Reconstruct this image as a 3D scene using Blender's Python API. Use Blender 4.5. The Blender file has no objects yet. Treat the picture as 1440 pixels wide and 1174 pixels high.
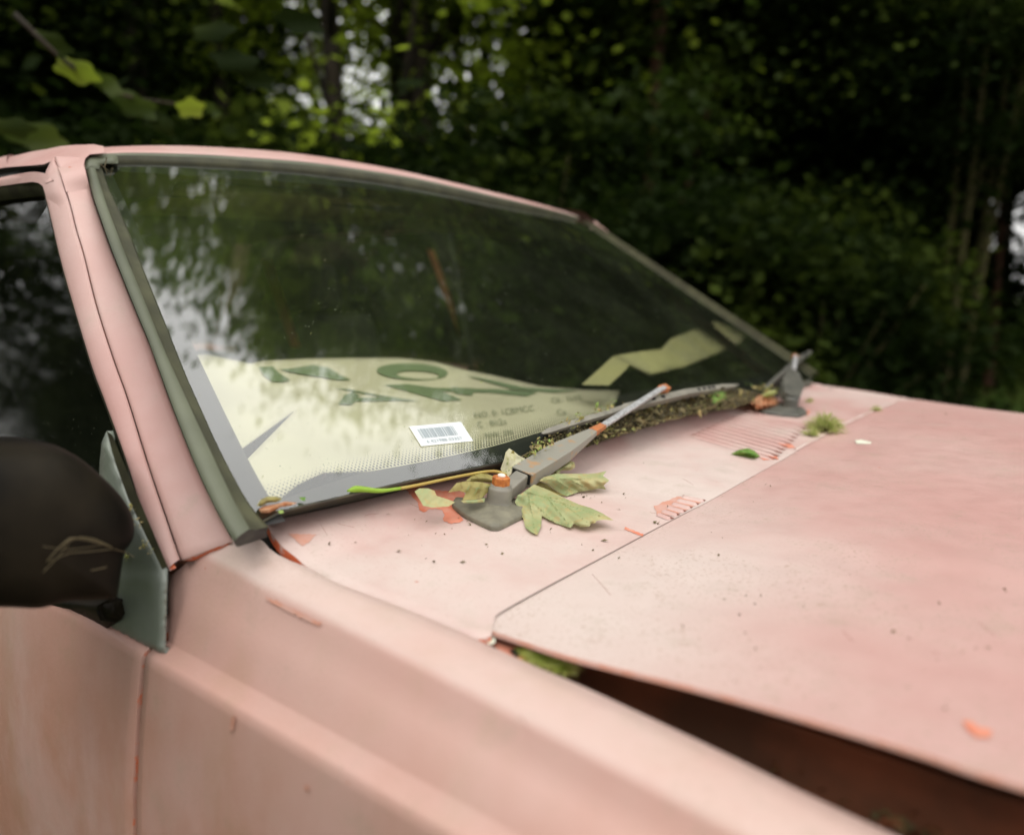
import bpy, math, random
import numpy as np
from mathutils import Vector, Matrix
from mathutils.geometry import delaunay_2d_cdt
S = bpy.context.scene
R = math.radians
random.seed(4)
rng = np.random.default_rng(4)

# ------------------------------------------------------------------ camera
CW, CH, FPX = 1440.0, 1174.0, 1086.2
CP = np.array([0.5765, -1.1342, 1.1760])
YAW, PIT = R(128.117), R(-9.660)
fw = np.array([math.cos(YAW)*math.cos(PIT), math.sin(YAW)*math.cos(PIT), math.sin(PIT)])
rt = np.array([math.sin(YAW), -math.cos(YAW), 0.0])
up = np.cross(rt, fw)
cd = bpy.data.cameras.new('camera'); cam = bpy.data.objects.new('camera', cd)
S.collection.objects.link(cam)
M = Matrix.Identity(4)
for i in range(3):
    M[i][0] = rt[i]; M[i][1] = up[i]; M[i][2] = -fw[i]; M[i][3] = CP[i]
cam.matrix_world = M
cd.sensor_width = 36; cd.sensor_fit = 'HORIZONTAL'; cd.lens = FPX*36/CW
cd.clip_start = 0.02; cd.clip_end = 400
cd.dof.use_dof = True; cd.dof.focus_distance = 0.86; cd.dof.aperture_fstop = 2.4
S.camera = cam

# ------------------------------------------------------------------ light
w = bpy.data.worlds.new("World"); S.world = w; w.use_nodes = True
nt = w.node_tree; nt.nodes.clear()
SUN_EL, SUN_AZ = R(58), R(-70)
sky = nt.nodes.new('ShaderNodeTexSky'); sky.sky_type = 'NISHITA'; sky.sun_disc = False
sky.sun_elevation = SUN_EL; sky.sun_rotation = R(90)-SUN_AZ
sky.air_density = 1.0; sky.dust_density = 4.0; sky.ozone_density = 1.0
tc = nt.nodes.new('ShaderNodeTexCoord')
cl = nt.nodes.new('ShaderNodeTexNoise'); cl.inputs['Scale'].default_value = 2.2; cl.inputs['Detail'].default_value = 5
mr = nt.nodes.new('ShaderNodeMapRange'); mr.inputs[1].default_value = .3; mr.inputs[2].default_value = .7
mr.inputs[3].default_value = 8.6; mr.inputs[4].default_value = 11.6
mx = nt.nodes.new('ShaderNodeMix'); mx.data_type = 'RGBA'; mx.inputs[0].default_value = 0.86
cc = nt.nodes.new('ShaderNodeVectorMath'); cc.operation = 'SCALE'; cc.inputs[0].default_value = (1.015, 1.0, .975)
bgn = nt.nodes.new('ShaderNodeBackground'); bgn.inputs[1].default_value = 0.12
wo = nt.nodes.new('ShaderNodeOutputWorld')
nt.links.new(tc.outputs['Generated'], cl.inputs['Vector'])
nt.links.new(cl.outputs['Fac'], mr.inputs[0]); # an overcast sky is about 2.5 times as bright overhead as at the horizon
sz = nt.nodes.new('ShaderNodeSeparateXYZ'); nt.links.new(tc.outputs['Generated'], sz.inputs[0])
ov = nt.nodes.new('ShaderNodeMapRange'); ov.inputs[1].default_value = 0; ov.inputs[2].default_value = 1; ov.inputs[3].default_value = .95; ov.inputs[4].default_value = 2.35
nt.links.new(sz.outputs[2], ov.inputs[0])
mm = nt.nodes.new('ShaderNodeMath'); mm.operation = 'MULTIPLY'; nt.links.new(mr.outputs[0], mm.inputs[0]); nt.links.new(ov.outputs[0], mm.inputs[1])
nt.links.new(mm.outputs[0], cc.inputs['Scale'])
nt.links.new(sky.outputs[0], mx.inputs[6]); nt.links.new(cc.outputs[0], mx.inputs[7])
nt.links.new(mx.outputs[2], bgn.inputs[0]); nt.links.new(bgn.outputs[0], wo.inputs[0])
sd = bpy.data.lights.new('sun', 'SUN'); sd.energy = 0.5; sd.angle = R(14); sd.color = (1, .95, .88)
so = bpy.data.objects.new('sun', sd); S.collection.objects.link(so)
sv = Vector((math.cos(SUN_EL)*math.cos(SUN_AZ), math.cos(SUN_EL)*math.sin(SUN_AZ), math.sin(SUN_EL)))
so.rotation_euler = sv.to_track_quat('Z', 'Y').to_euler(); so.location = (0, -6, 9)
S.view_settings.view_transform = 'Standard'; S.view_settings.look = 'None'
S.view_settings.exposure = 0.14; S.view_settings.gamma = 1
S.view_settings.use_curve_mapping = False
S.cycles.max_bounces = 9; S.cycles.transparent_max_bounces = 12; S.cycles.diffuse_bounces = 3
S.cycles.glossy_bounces = 4; S.cycles.transmission_bounces = 6; S.cycles.caustics_reflective = False
S.cycles.use_denoising = True

# ------------------------------------------------------------------ ray helpers: where a sight line meets the car's surfaces
def ray(px, py):
    d = fw + rt*(px-CW/2)/FPX - up*(py-CH/2)/FPX
    return d
X = np.array([1., 0, 0]); Y = np.array([0, 1., 0]); Z = np.array([0, 0, 1.]); TUM = np.array([0, 1., -.286])
def U(px, py, n, c):
    d = ray(px, py); t = (c-n@CP)/(n@d); return CP+t*d
def PR(p):
    d = np.asarray(p, float)-CP; z = d@fw
    return CW/2+FPX*(d@rt)/z, CH/2-FPX*(d@up)/z
def sm(t):
    t = np.clip(t, 0, 1); return t*t*(3-2*t)
def T(x, y):                       # top of cowl and wings
    z = .9315-.083*x+.009*(y+.72)+.012*(1-(y/.72)**2)
    xr = .02*(1-(y/.75)**2)+.03
    return z+.016*sm((xr-x)/.05)
def Hd(x, y):                      # bonnet skin: unlatched, so its near front stands proud
    a = np.clip((y+.72)/1.44, 0, 1)
    s = .048*(1-a)-.012*a
    c = .012*(1-(y/.72)**2)*np.clip(1+(x-.22)*.8, 1, 1.8)
    z = .9315-.083*.222+.009*(y+.72)+s*(x-.222)+c
    q = np.clip(x-1.15, 0, 9)
    return z-.5*q*q*1.2
_TS = np.geomspace(.25, 9, 160)
def UF(px, py, F, off=0.):         # first point where the sight line dips under the surface F
    d = ray(px, py); P = CP+d*_TS[:, None]; g = P[:, 2]-F(P[:, 0], P[:, 1])-off
    k = np.argmax(g < 0)
    if g[k] >= 0: k = len(_TS)-1
    lo, hi = _TS[max(k-1, 0)], _TS[k]
    for _ in range(26):
        m_ = (lo+hi)/2; p = CP+d*m_
        if p[2]-float(F(p[0], p[1]))-off < 0: hi = m_
        else: lo = m_
    return CP+d*hi
def UT(px, py, off=0.): return UF(px, py, T, off)
GA = np.array([0, -.757, .97])
def gp(s, e):                      # windscreen surface; s up the glass, e -1..1 across
    wd = .757-.146*s; y = e*wd
    b = (.05+.03*s)*(1-e*e)
    return np.array([-.569*s+b, y, .97+.382*s+.012*s*(1-e*e)])
GN = np.array([.382, 0, .569]); GN = GN/np.linalg.norm(GN)
def UG(px, py, off=0.):
    c = GN@GA
    for _ in range(12):
        p = U(px, py, GN, c+off)
        s = (p[2]-.97)/.382; e = np.clip(p[1]/(.757-.146*s), -1.1, 1.1)
        g = gp(s, e)
        c = GN@g
    return p
def cr(pts, n):                    # smooth curve through points, n samples by length
    P = np.array(pts, float)
    if len(P) == 2:
        t = np.linspace(0, 1, n)[:, None]; return P[0]*(1-t)+P[1]*t
    Q = np.vstack([2*P[0]-P[1], P, 2*P[-1]-P[-2]])
    out = []
    for i in range(1, len(Q)-2):
        for t in np.linspace(0, 1, 12, endpoint=False):
            a, b, c, d = Q[i-1], Q[i], Q[i+1], Q[i+2]
            out.append(.5*((2*b)+(c-a)*t+(2*a-5*b+4*c-d)*t*t+(3*b-a-3*c+d)*t**3))
    out.append(P[-1]); O = np.array(out)
    L = np.r_[0, np.cumsum(np.linalg.norm(np.diff(O, axis=0), axis=1))]
    t = np.linspace(0, L[-1], n)
    return np.stack([np.interp(t, L, O[:, k]) for k in range(O.shape[1])], 1)

# ------------------------------------------------------------------ materials
def mat(name, col, rough=.6, noise=None, bump=None, metal=0., spec=.5, trans=0.):
    m = bpy.data.materials.new(name); m.use_nodes = True
    n = m.node_tree; b = n.nodes['Principled BSDF']
    b.inputs['Base Color'].default_value = (*col, 1); b.inputs['Roughness'].default_value = rough
    b.inputs['Metallic'].default_value = metal; b.inputs['Specular IOR Level'].default_value = spec
    t = n.nodes.new('ShaderNodeTexCoord')
    if noise:
        col2, sc, lo, hi = noise[:4]
        z = n.nodes.new('ShaderNodeTexNoise'); z.inputs['Scale'].default_value = sc; z.inputs['Detail'].default_value = 6
        r = n.nodes.new('ShaderNodeMapRange'); r.inputs[1].default_value = lo; r.inputs[2].default_value = hi
        x = n.nodes.new('ShaderNodeMix'); x.data_type = 'RGBA'
        x.inputs[6].default_value = (*col, 1); x.inputs[7].default_value = (*col2, 1)
        n.links.new(t.outputs['Object'], z.inputs['Vector']); n.links.new(z.outputs['Fac'], r.inputs[0])
        n.links.new(r.outputs[0], x.inputs[0]); n.links.new(x.outputs[2], b.inputs['Base Color'])
    if bump:
        z = n.nodes.new('ShaderNodeTexNoise'); z.inputs['Scale'].default_value = bump[0]; z.inputs['Detail'].default_value = 5
        q = n.nodes.new('ShaderNodeBump'); q.inputs['Strength'].default_value = bump[1]; q.inputs['Distance'].default_value = bump[2]
        n.links.new(t.outputs['Object'], z.inputs['Vector']); n.links.new(z.outputs['Fac'], q.inputs['Height'])
        n.links.new(q.outputs[0], b.inputs['Normal'])
    return m
class N:                           # terse node builder
    def __init__(s, m): s.t = m.node_tree; s.l = s.t.links.new
    def noise(s, sc, det=5, vec=None, rough=.5, dist=0):
        n = s.t.nodes.new('ShaderNodeTexNoise'); n.inputs['Scale'].default_value = sc; n.inputs['Detail'].default_value = det
        n.inputs['Roughness'].default_value = rough; n.inputs['Distortion'].default_value = dist
        if vec: s.l(vec, n.inputs['Vector'])
        return n.outputs['Fac']
    def rng(s, v, a, b, c=0., d=1.):
        n = s.t.nodes.new('ShaderNodeMapRange'); n.interpolation_type = 'SMOOTHSTEP'
        s.l(v, n.inputs[0])
        for i, k in enumerate((a, b, c, d)): n.inputs[i+1].default_value = k
        return n.outputs[0]
    def mix(s, f, a, b):
        n = s.t.nodes.new('ShaderNodeMix'); n.data_type = 'RGBA'
        if isinstance(f, float): n.inputs[0].default_value = f
        else: s.l(f, n.inputs[0])
        for k, v in ((6, a), (7, b)):
            if isinstance(v, tuple): n.inputs[k].default_value = (*v, 1)
            else: s.l(v, n.inputs[k])
        return n.outputs[2]
    def math(s, op, a, b):
        n = s.t.nodes.new('ShaderNodeMath'); n.operation = op; n.use_clamp = False
        for k, v in ((0, a), (1, b)):
            if isinstance(v, (int, float)): n.inputs[k].default_value = v
            else: s.l(v, n.inputs[k])
        return n.outputs[0]
    def map(s, vec, sc=(1, 1, 1), loc=(0, 0, 0)):
        n = s.t.nodes.new('ShaderNodeMapping'); s.l(vec, n.inputs[0]); n.inputs['Scale'].default_value = sc
        n.inputs['Location'].default_value = loc
        return n.outputs[0]
def pink_paint(name, dust=.5, speck=.3, stain_shade=0., b1=(.455, .260, .232), b2=(.48, .30, .268)):
    m = bpy.data.materials.new(name); m.use_nodes = True
    n = N(m); b = m.node_tree.nodes['Principled BSDF']
    g = m.node_tree.nodes.new('ShaderNodeNewGeometry'); pos = g.outputs['Position']
    at = m.node_tree.nodes.new('ShaderNodeAttribute'); at.attribute_name = 'wear'; wear = at.outputs['Fac']
    at2 = m.node_tree.nodes.new('ShaderNodeAttribute'); at2.attribute_name = 'sheen'; sheen = at2.outputs['Fac']
    base = n.mix(n.rng(n.noise(3.1, 4, pos), .35, .68), b1, b2)
    # chalky, washed out paint, plus a painted pale sheen on upward faces
    f1 = n.math('MULTIPLY', n.rng(n.noise(5.5, 6, pos, .6), .3, .72), dust)
    f1 = n.math('ADD', f1, n.math('MULTIPLY', sheen, .8))
    f1 = n.rng(f1, 0, 1)
    base = n.mix(f1, base, (.56, .47, .425))
    # lichen-grey cast and fine dirt specks
    base = n.mix(n.math('MULTIPLY', n.rng(n.noise(22, 6, pos, .65), .54, .74), .26), base, (.30, .24, .165))
    sp = n.rng(n.noise(300, 3, pos, .6), .565, .66)
    sp = n.math('MULTIPLY', sp, n.rng(n.noise(11, 4, pos, .6), .38, .60, .12*speck, speck*.8))
    base = n.mix(sp, base, (.36, .25, .19))
    if stain_shade:
        v = n.map(pos, (5, 5, 3.0))
        st = n.rng(n.noise(1.4, 5, v, .6), .36, .62, 0, stain_shade)
        sep = m.node_tree.nodes.new('ShaderNodeSeparateXYZ'); n.l(pos, sep.inputs[0])
        hz = n.rng(sep.outputs[2], .68, .93, 1, .12)  # rust haze and the sides' warm shade, tinted in more strongly low down
        st = n.math('MULTIPLY', st, hz)
        base = n.mix(st, base, (.36, .135, .060))
        gr = n.math('MULTIPLY', n.rng(n.noise(2.3, 5, n.map(pos, (7, 7, 1.2), (3, 1, 2)), .6), .5, .7), .22*stain_shade)
        base = n.mix(gr, base, (.30, .26, .13))
    ch = n.rng(n.noise(75, 2, pos, .5), .755, .775, 0, 1.)
    ch = n.math('MULTIPLY', ch, n.rng(n.noise(4, 3, pos), .45, .6))
    base = n.mix(ch, base, (.42, .13, .07))
    # orange primer where the top coat has gone from edges
    wn = n.math('ADD', wear, n.math('MULTIPLY', n.math('SUBTRACT', n.noise(60, 5, pos, .65), .5), 1.1))
    base = n.mix(n.rng(wn, .52, .62), base, (.56, .13, .05))
    base = n.mix(n.rng(wn, .95, 1.25), base, (.12, .05, .025))
    n.l(base, b.inputs['Base Color'])
    n.l(n.rng(n.noise(40, 4, pos), .3, .7, .42, .58), b.inputs['Roughness'])
    b.inputs['Specular IOR Level'].default_value = .45
    bp = m.node_tree.nodes.new('ShaderNodeBump'); bp.inputs['Strength'].default_value = .25; bp.inputs['Distance'].default_value = .0006
    n.l(n.noise(260, 4, pos), bp.inputs['Height'])
    b2_ = m.node_tree.nodes.new('ShaderNodeBump'); b2_.inputs['Strength'].default_value = .35; b2_.inputs['Distance'].default_value = .004
    n.l(n.noise(7, 2, pos), b2_.inputs['Height']); n.l(b2_.outputs[0], bp.inputs['Normal']); n.l(bp.outputs[0], b.inputs['Normal'])
    return m
MT = {}
MT['pink_top'] = pink_paint('pink_top', .55, .35)
MT['pink_hood'] = pink_paint('pink_hood', .28, 1.0)
MT['pink_side'] = pink_paint('pink_side', .26, .3, .5, (.485, .285, .240), (.50, .315, .270))  # copy of the paint, base lifted to offset shade on the sides
MT['pink_pillar'] = pink_paint('pink_pillar', .38, .15)
MT['primer'] = mat('primer', (.56, .16, .085), .7, ((.58, .26, .18), 60, .4, .7), (300, .3, .0005))
MT['primer_pale'] = mat('primer_pale', (.50, .24, .17), .7, ((.50, .29, .235), 60, .4, .6))
MT['seal'] = mat('seal', (.075, .082, .054), .5, ((.12, .13, .085), 9, .35, .7), (90, .25, .0006), spec=.35)
MT['seal_lip'] = mat('seal_lip', (.034, .034, .015), .6, ((.065, .065, .03), 30, .4, .7))
MT['seal_dark'] = mat('seal_dark', (.034, .032, .018), .85, ((.06, .06, .03), 30, .4, .7), spec=.15)
MT['rubber'] = mat('rubber', (.012, .012, .010), .55, ((.04, .04, .03), 40, .45, .7))
MT['rubber_strip'] = mat('rubber_strip', (.06, .06, .045), .6, ((.12, .11, .07), 40, .45, .7))
MT['dust'] = mat('dust', (.42, .31, .26), .9, ((.50, .40, .36), 25, .4, .6))
MT['joint'] = mat('joint', (.05, .02, .012), .8, ((.22, .08, .035), 70, .4, .6))
MT['scratch'] = mat('scratch', (.34, .17, .13), .8)
MT['frit'] = mat('frit', (.015, .016, .016), .35)
MT['plastic_grey'] = mat('plastic_grey', (.19, .21, .185), .42, ((.11, .135, .085), 10, .45, .75), (120, .2, .0005))
MT['plastic_black'] = mat('plastic_black', (.004, .0032, .002), .55, ((.018, .014, .008), 14, .4, .75), (150, .2, .0004), spec=.10)
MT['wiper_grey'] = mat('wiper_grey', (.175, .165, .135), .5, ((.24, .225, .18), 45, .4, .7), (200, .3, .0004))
MT['pad_grey'] = mat('pad_grey', (.135, .125, .09), .6, ((.20, .185, .13), 70, .4, .7), (260, .4, .0006))
MT['wiper_paint'] = mat('wiper_paint', (.235, .225, .185), .48, ((.33, .20, .10), 70, .56, .68), (160, .3, .0004))
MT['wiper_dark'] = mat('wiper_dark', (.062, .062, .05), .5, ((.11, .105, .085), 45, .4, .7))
MT['rust'] = mat('rust', (.42, .135, .035), .85, ((.22, .10, .05), 160, .4, .7), (260, .6, .0008))
MT['steel'] = mat('steel', (.50, .50, .50), .30, ((.30, .30, .29), 260, .45, .6), (200, .3, .0003), metal=.25)
MT['nut'] = mat('nut', (.50, .17, .035), .6, ((.36, .10, .02), 200, .4, .6))
MT['bolt_end'] = mat('bolt_end', (.75, .68, .6), .3)
MT['dark_trim'] = mat('dark_trim', (.02, .02, .016), .7)
MT['cloth'] = mat('cloth', (.03, .034, .022), .9, ((.05, .055, .035), 30, .4, .6))
MT['headliner'] = mat('headliner', (.05, .03, .017), .9)
MT['visor'] = mat('visor', (.17, .15, .045), .8)
MT['belt'] = mat('belt', (.36, .12, .05), .8)
MT['card'] = mat('card', (.72, .67, .47), .85, ((.66, .61, .43), 7, .4, .6))
MT['card_pale'] = mat('card_pale', (.64, .64, .52), .85, ((.58, .59, .46), 6, .4, .6))
MT['card_yellow'] = mat('card_yellow', (.62, .58, .26), .85, ((.54, .51, .26), 9, .4, .6))
MT['print'] = mat('print', (.19, .25, .13), .85)
MT['print_grey'] = mat('print_grey', (.34, .36, .24), .85)
MT['sticker'] = mat('sticker', (.60, .63, .63), .5)
MT['sticker_print'] = mat('sticker_print', (.27, .32, .34), .5)
MT['soil'] = mat('soil', (.035, .028, .014), .95, ((.07, .055, .02), 60, .4, .6), (120, .8, .003))
MT['bark'] = mat('bark', (.045, .033, .02), .95, ((.02, .016, .01), 14, .4, .6), (22, .9, .02))
MT['bark_red'] = mat('bark_red', (.12, .05, .028), .95, ((.06, .03, .018), 14, .4, .6), (22, .9, .02))
MT['bark_olive'] = mat('bark_olive', (.13, .115, .04), .95, ((.07, .06, .025), 10, .4, .6), (22, .9, .02))
MT['engine'] = mat('engine', (.12, .055, .025), .9, ((.15, .045, .018), 9, .45, .65))
MT['apron'] = mat('apron', (.30, .10, .045), .85, ((.14, .06, .03), 9, .45, .65))
MT['black'] = mat('black', (.008, .008, .006), .9)
MT['tyre'] = mat('tyre', (.02, .02, .02), .85)
MT['lamp'] = mat('lamp', (.6, .62, .6), .15)
def leafmat(name, c1, c2, sc=3., tr=.35, rough=.6, lo=.35, hi=.65):
    m = bpy.data.materials.new(name); m.use_nodes = True; n = N(m); t = m.node_tree
    b = t.nodes['Principled BSDF']; o = t.nodes['Material Output']
    g = t.nodes.new('ShaderNodeNewGeometry')
    c = n.mix(n.rng(n.noise(sc, 3, g.outputs['Position']), lo, hi), c1, c2)
    n.l(c, b.inputs['Base Color']); b.inputs['Roughness'].default_value = rough
    b.inputs['Specular IOR Level'].default_value = .3 if rough < .7 else .08
    tl = t.nodes.new('ShaderNodeBsdfTranslucent')
    hs = t.nodes.new('ShaderNodeHueSaturation'); hs.inputs['Value'].default_value = 2.0; n.l(c, hs.inputs['Color'])
    n.l(hs.outputs[0], tl.inputs[0])
    ms = t.nodes.new('ShaderNodeMixShader'); ms.inputs[0].default_value = tr
    n.l(b.outputs[0], ms.inputs[1]); n.l(tl.outputs[0], ms.inputs[2]); n.l(ms.outputs[0], o.inputs[0])
    return m
MT['leaves_dark'] = leafmat('leaves_dark', (.009, .017, .0025), (.055, .078, .010), .9, .32, .75, .46, .70)  # dark foliage; canopy shade and sparse highlights also put into its colour
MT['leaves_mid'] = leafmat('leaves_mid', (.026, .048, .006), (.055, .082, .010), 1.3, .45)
MT['leaves_bright'] = leafmat('leaves_bright', (.19, .26, .022), (.25, .32, .03), 1.5, .55)  # backlit glow around the sky gap put into a lighter leaf colour
MT['leaves_canopy'] = leafmat('leaves_canopy', (.05, .085, .010), (.10, .145, .018), 1.2, .5)  # brighter leaf copy, backlight from above put into the colour
MT['grass'] = leafmat('grass', (.06, .12, .02), (.12, .17, .03), .8, .3)
MT['litter_a'] = leafmat('litter_a', (.30, .30, .09), (.36, .27, .12), 60, .2)
MT['litter_b'] = leafmat('litter_b', (.16, .12, .05), (.10, .085, .035), 60, .1)
MT['litter_c'] = leafmat('litter_c', (.22, .34, .07), (.30, .38, .12), 60, .2)
MT['moss'] = leafmat('moss', (.30, .35, .10), (.42, .42, .20), 90, .3)
MT['moss_bright'] = leafmat('moss_bright', (.45, .52, .14), (.55, .58, .25), 90, .4)
MT['leaf_rust'] = leafmat('leaf_rust', (.20, .07, .03), (.13, .06, .025), 60, .2)
MT['petiole'] = leafmat('petiole', (.42, .28, .07), (.45, .36, .10), 25, .15, .4)
MT['petiole_green'] = leafmat('petiole_green', (.26, .42, .04), (.30, .46, .06), 25, .2, .4)
MT['web'] = leafmat('web', (.14, .11, .06), (.10, .08, .04), 40, .3)
MT['leaf_green'] = leafmat('leaf_green', (.10, .22, .03), (.20, .30, .07), 60, .2)
MT['leaf_orange'] = leafmat('leaf_orange', (.40, .15, .06), (.50, .28, .16), 75, .2)
def bigleaf(name, c1, c2, c3):
    m = leafmat(name, c1, c2, 22, .2, .5); t = m.node_tree; n = N(m)
    b = t.nodes['Principled BSDF']; at = t.nodes.new('ShaderNodeAttribute'); at.attribute_name = 'wear'
    old = b.inputs['Base Color'].links[0].from_socket
    g = t.nodes.new('ShaderNodeNewGeometry')
    c = n.mix(n.math('MULTIPLY', n.rng(n.noise(130, 5, g.outputs['Position'], .6), .48, .66), .75), old, c3)
    c = n.mix(n.rng(at.outputs['Fac'], .15, .8), c, (.26, .30, .12))
    n.l(c, b.inputs['Base Color'])
    hs = [x for x in t.nodes if x.type == 'HUE_SAT'][0]; n.l(c, hs.inputs['Color']); hs.inputs['Value'].default_value = 1.2
    bp = t.nodes.new('ShaderNodeBump'); bp.inputs['Strength'].default_value = .5; bp.inputs['Distance'].default_value = .001
    n.l(n.noise(180, 4, g.outputs['Position']), bp.inputs['Height']); n.l(bp.outputs[0], b.inputs['Normal'])
    return m
MT['sycamore'] = bigleaf('sycamore', (.30, .36, .17), (.42, .40, .20), (.42, .33, .14))
MT['sycamore_pale'] = bigleaf('sycamore_pale', (.50, .50, .33), (.56, .53, .36), (.44, .42, .2))
MT['sycamore_brown'] = bigleaf('sycamore_brown', (.30, .27, .09), (.37, .31, .12), (.20, .15, .05))
# thin window glass: light passes straight through, the sky mirrors in it
def glassmat(name, tint, dusty, ior=1.5, k=2.5):
    m = bpy.data.materials.new(name); m.use_nodes = True; t = m.node_tree; t.nodes.clear(); n = N(m)
    o = t.nodes.new('ShaderNodeOutputMaterial')
    tr = t.nodes.new('ShaderNodeBsdfTransparent'); tr.inputs[0].default_value = (*tint, 1)
    gl = t.nodes.new('ShaderNodeBsdfGlossy'); gl.inputs['Roughness'].default_value = .012; gl.inputs[0].default_value = (1, 1, 1, 1)
    fr = t.nodes.new('ShaderNodeFresnel'); fr.inputs[0].default_value = ior
    f2 = n.math('MULTIPLY', fr.outputs[0], k); f2 = n.math('MINIMUM', f2, 1.0)
    ms = t.nodes.new('ShaderNodeMixShader'); n.l(f2, ms.inputs[0]); n.l(tr.outputs[0], ms.inputs[1]); n.l(gl.outputs[0], ms.inputs[2])
    g = t.nodes.new('ShaderNodeNewGeometry'); pos = g.outputs['Position']
    dd = t.nodes.new('ShaderNodeBsdfDiffuse'); dd.inputs[0].default_value = (.36, .42, .26, 1)
    sp = n.rng(n.noise(420, 2, pos, .5), .70, .76, 0, .8)
    sp = n.math('MULTIPLY', sp, n.rng(n.noise(30, 3, pos), .45, .6))
    fz = n.rng(n.noise(6, 6, pos, .65), .3, .8, dusty*.35, dusty)
    f = n.math('MAXIMUM', sp, fz)
    m2 = t.nodes.new('ShaderNodeMixShader'); n.l(f, m2.inputs[0]); n.l(ms.outputs[0], m2.inputs[1]); n.l(dd.outputs[0], m2.inputs[2])
    n.l(m2.outputs[0], o.inputs[0])
    return m
MT['glass'] = glassmat('glass', (.95, .975, .92), .028)
MT['side_glass'] = glassmat('side_glass', (.5, .56, .46), .012, 1.5, 1.1)

MT['rear_glass'] = glassmat('rear_glass', (.45, .52, .40), .02, 1.5, .25)
# ------------------------------------------------------------------ mesh helpers
def link(o, parent=None):
    S.collection.objects.link(o)
    if parent is not None: o.parent = parent
    return o
def mk(name, V, F, m, parent=None, smooth=True, attrs=None, mats=None):
    me = bpy.data.meshes.new(name); me.from_pydata([tuple(map(float, v)) for v in V], [], [tuple(map(int, f)) for f in F])
    me.materials.append(MT[m] if isinstance(m, str) else m)
    if smooth: me.polygons.foreach_set('use_smooth', [True]*len(me.polygons))
    if attrs:
        for k, a in attrs.items():
            x = me.attributes.new(k, 'FLOAT', 'POINT'); x.data.foreach_set('value', np.asarray(a, np.float32))
    me.update()
    return link(bpy.data.objects.new(name, me), parent)
def thing(name, label, cat, loc=(0, 0, 0), group=None):
    o = link(bpy.data.objects.new(name, None)); o.location = loc; o['label'] = label; o['category'] = cat
    if group: o['group'] = group
    o.empty_display_size = .1
    return o
def tag(o, label=None, cat=None, group=None, kind=None):
    if label: o['label'] = label
    if cat: o['category'] = cat
    if group: o['group'] = group
    if kind: o['kind'] = kind
    return o
def solid(o, th, off=-1, bev=0):
    q = o.modifiers.new('s', 'SOLIDIFY'); q.thickness = th; q.offset = off
    if bev:
        b = o.modifiers.new('b', 'BEVEL'); b.width = bev; b.segments = 2; b.limit_method = 'ANGLE'
    return o
def panel(name, P, m, parent, lips='', lip=.009, sheen=None, flip=False, wearv=.75, rim=.0008, inward=None):
    """P[i][j] grid of points; lips: which edges (a=first row b=last row c=first col d=last col) turn down"""
    P = np.array(P, float); 
    def nrm(P):
        du = np.gradient(P, axis=0); dv = np.gradient(P, axis=1); n = np.cross(du, dv)
        n /= np.linalg.norm(n, axis=2, keepdims=True)+1e-12
        return -n if flip else n
    du = np.gradient(P, axis=0); dv = np.gradient(P, axis=1); nn0 = np.cross(du, dv)
    if inward is None: flip = ((nn0*(P-np.array([-.6, 0, .55]))).sum(2)).mean() < 0
    W = np.zeros(P.shape[:2]); FD = np.zeros(P.shape[:2]) if sheen is None else np.array(sheen, float)
    n0 = nrm(P)
    def ext(P, W, FD, n, side):
        ax = 0 if side in 'ab' else 1; first = side in 'ac'
        sl = (lambda A, k: A[k] if ax == 0 else A[:, k])
        e = sl(P, 0 if first else -1); i = sl(P, 1 if first else -2); ne = sl(n, 0 if first else -1)
        o = e-i; o /= np.linalg.norm(o, axis=1, keepdims=True)+1e-12
        k1 = e+o*rim*.7-ne*rim; k2 = e+o*rim-ne*lip
        w0 = sl(W, 0 if first else -1)
        f0 = sl(FD, 0 if first else -1)
        rows = [k1, k2] if not first else [k2, k1]
        ws = [np.full(len(e), wearv), np.full(len(e), wearv+.12)]; ws = ws if not first else ws[::-1]
        nn = [ne, ne]
        st = lambda A, B: np.concatenate((A, B) if not first else (B, A), axis=ax)
        ex = (lambda r: np.stack(r, ax))
        return st(P, ex(rows)), st(W, ex(ws)), st(FD, ex([f0, f0])), st(n, ex(nn))
    n = n0
    for s in lips: P, W, FD, n = ext(P, W, FD, n, s)
    a, b = P.shape[:2]
    V = P.reshape(-1, 3); F = []
    for i in range(a-1):
        for j in range(b-1):
            q = (i*b+j, (i+1)*b+j, (i+1)*b+j+1, i*b+j+1)
            F.append(q[::-1] if flip else q)
    return mk(name, V, F, m, parent, True, {'wear': W.ravel(), 'sheen': FD.ravel()})
def ruled(c0, c1, n): 
    t = np.linspace(0, 1, n)[:, None, None]
    return np.array(c0)[None]*(1-t)+np.array(c1)[None]*t
def coons(l, r, b, t, F=None):
    """l,r along v (count n), b,t along u (count m); returns grid [u][v] of xy(z)"""
    l, r, b, t = map(np.asarray, (l, r, b, t)); m, n = len(b), len(l)
    u = np.linspace(0, 1, m)[:, None, None]; v = np.linspace(0, 1, n)[None, :, None]
    P = (1-v)*b[:, None]+v*t[:, None]+(1-u)*l[None]+u*r[None]-((1-u)*(1-v)*b[0]+u*(1-v)*b[-1]+(1-u)*v*t[0]+u*v*t[-1])
    if F: P[..., 2] = F(P[..., 0], P[..., 1])
    return P
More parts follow.
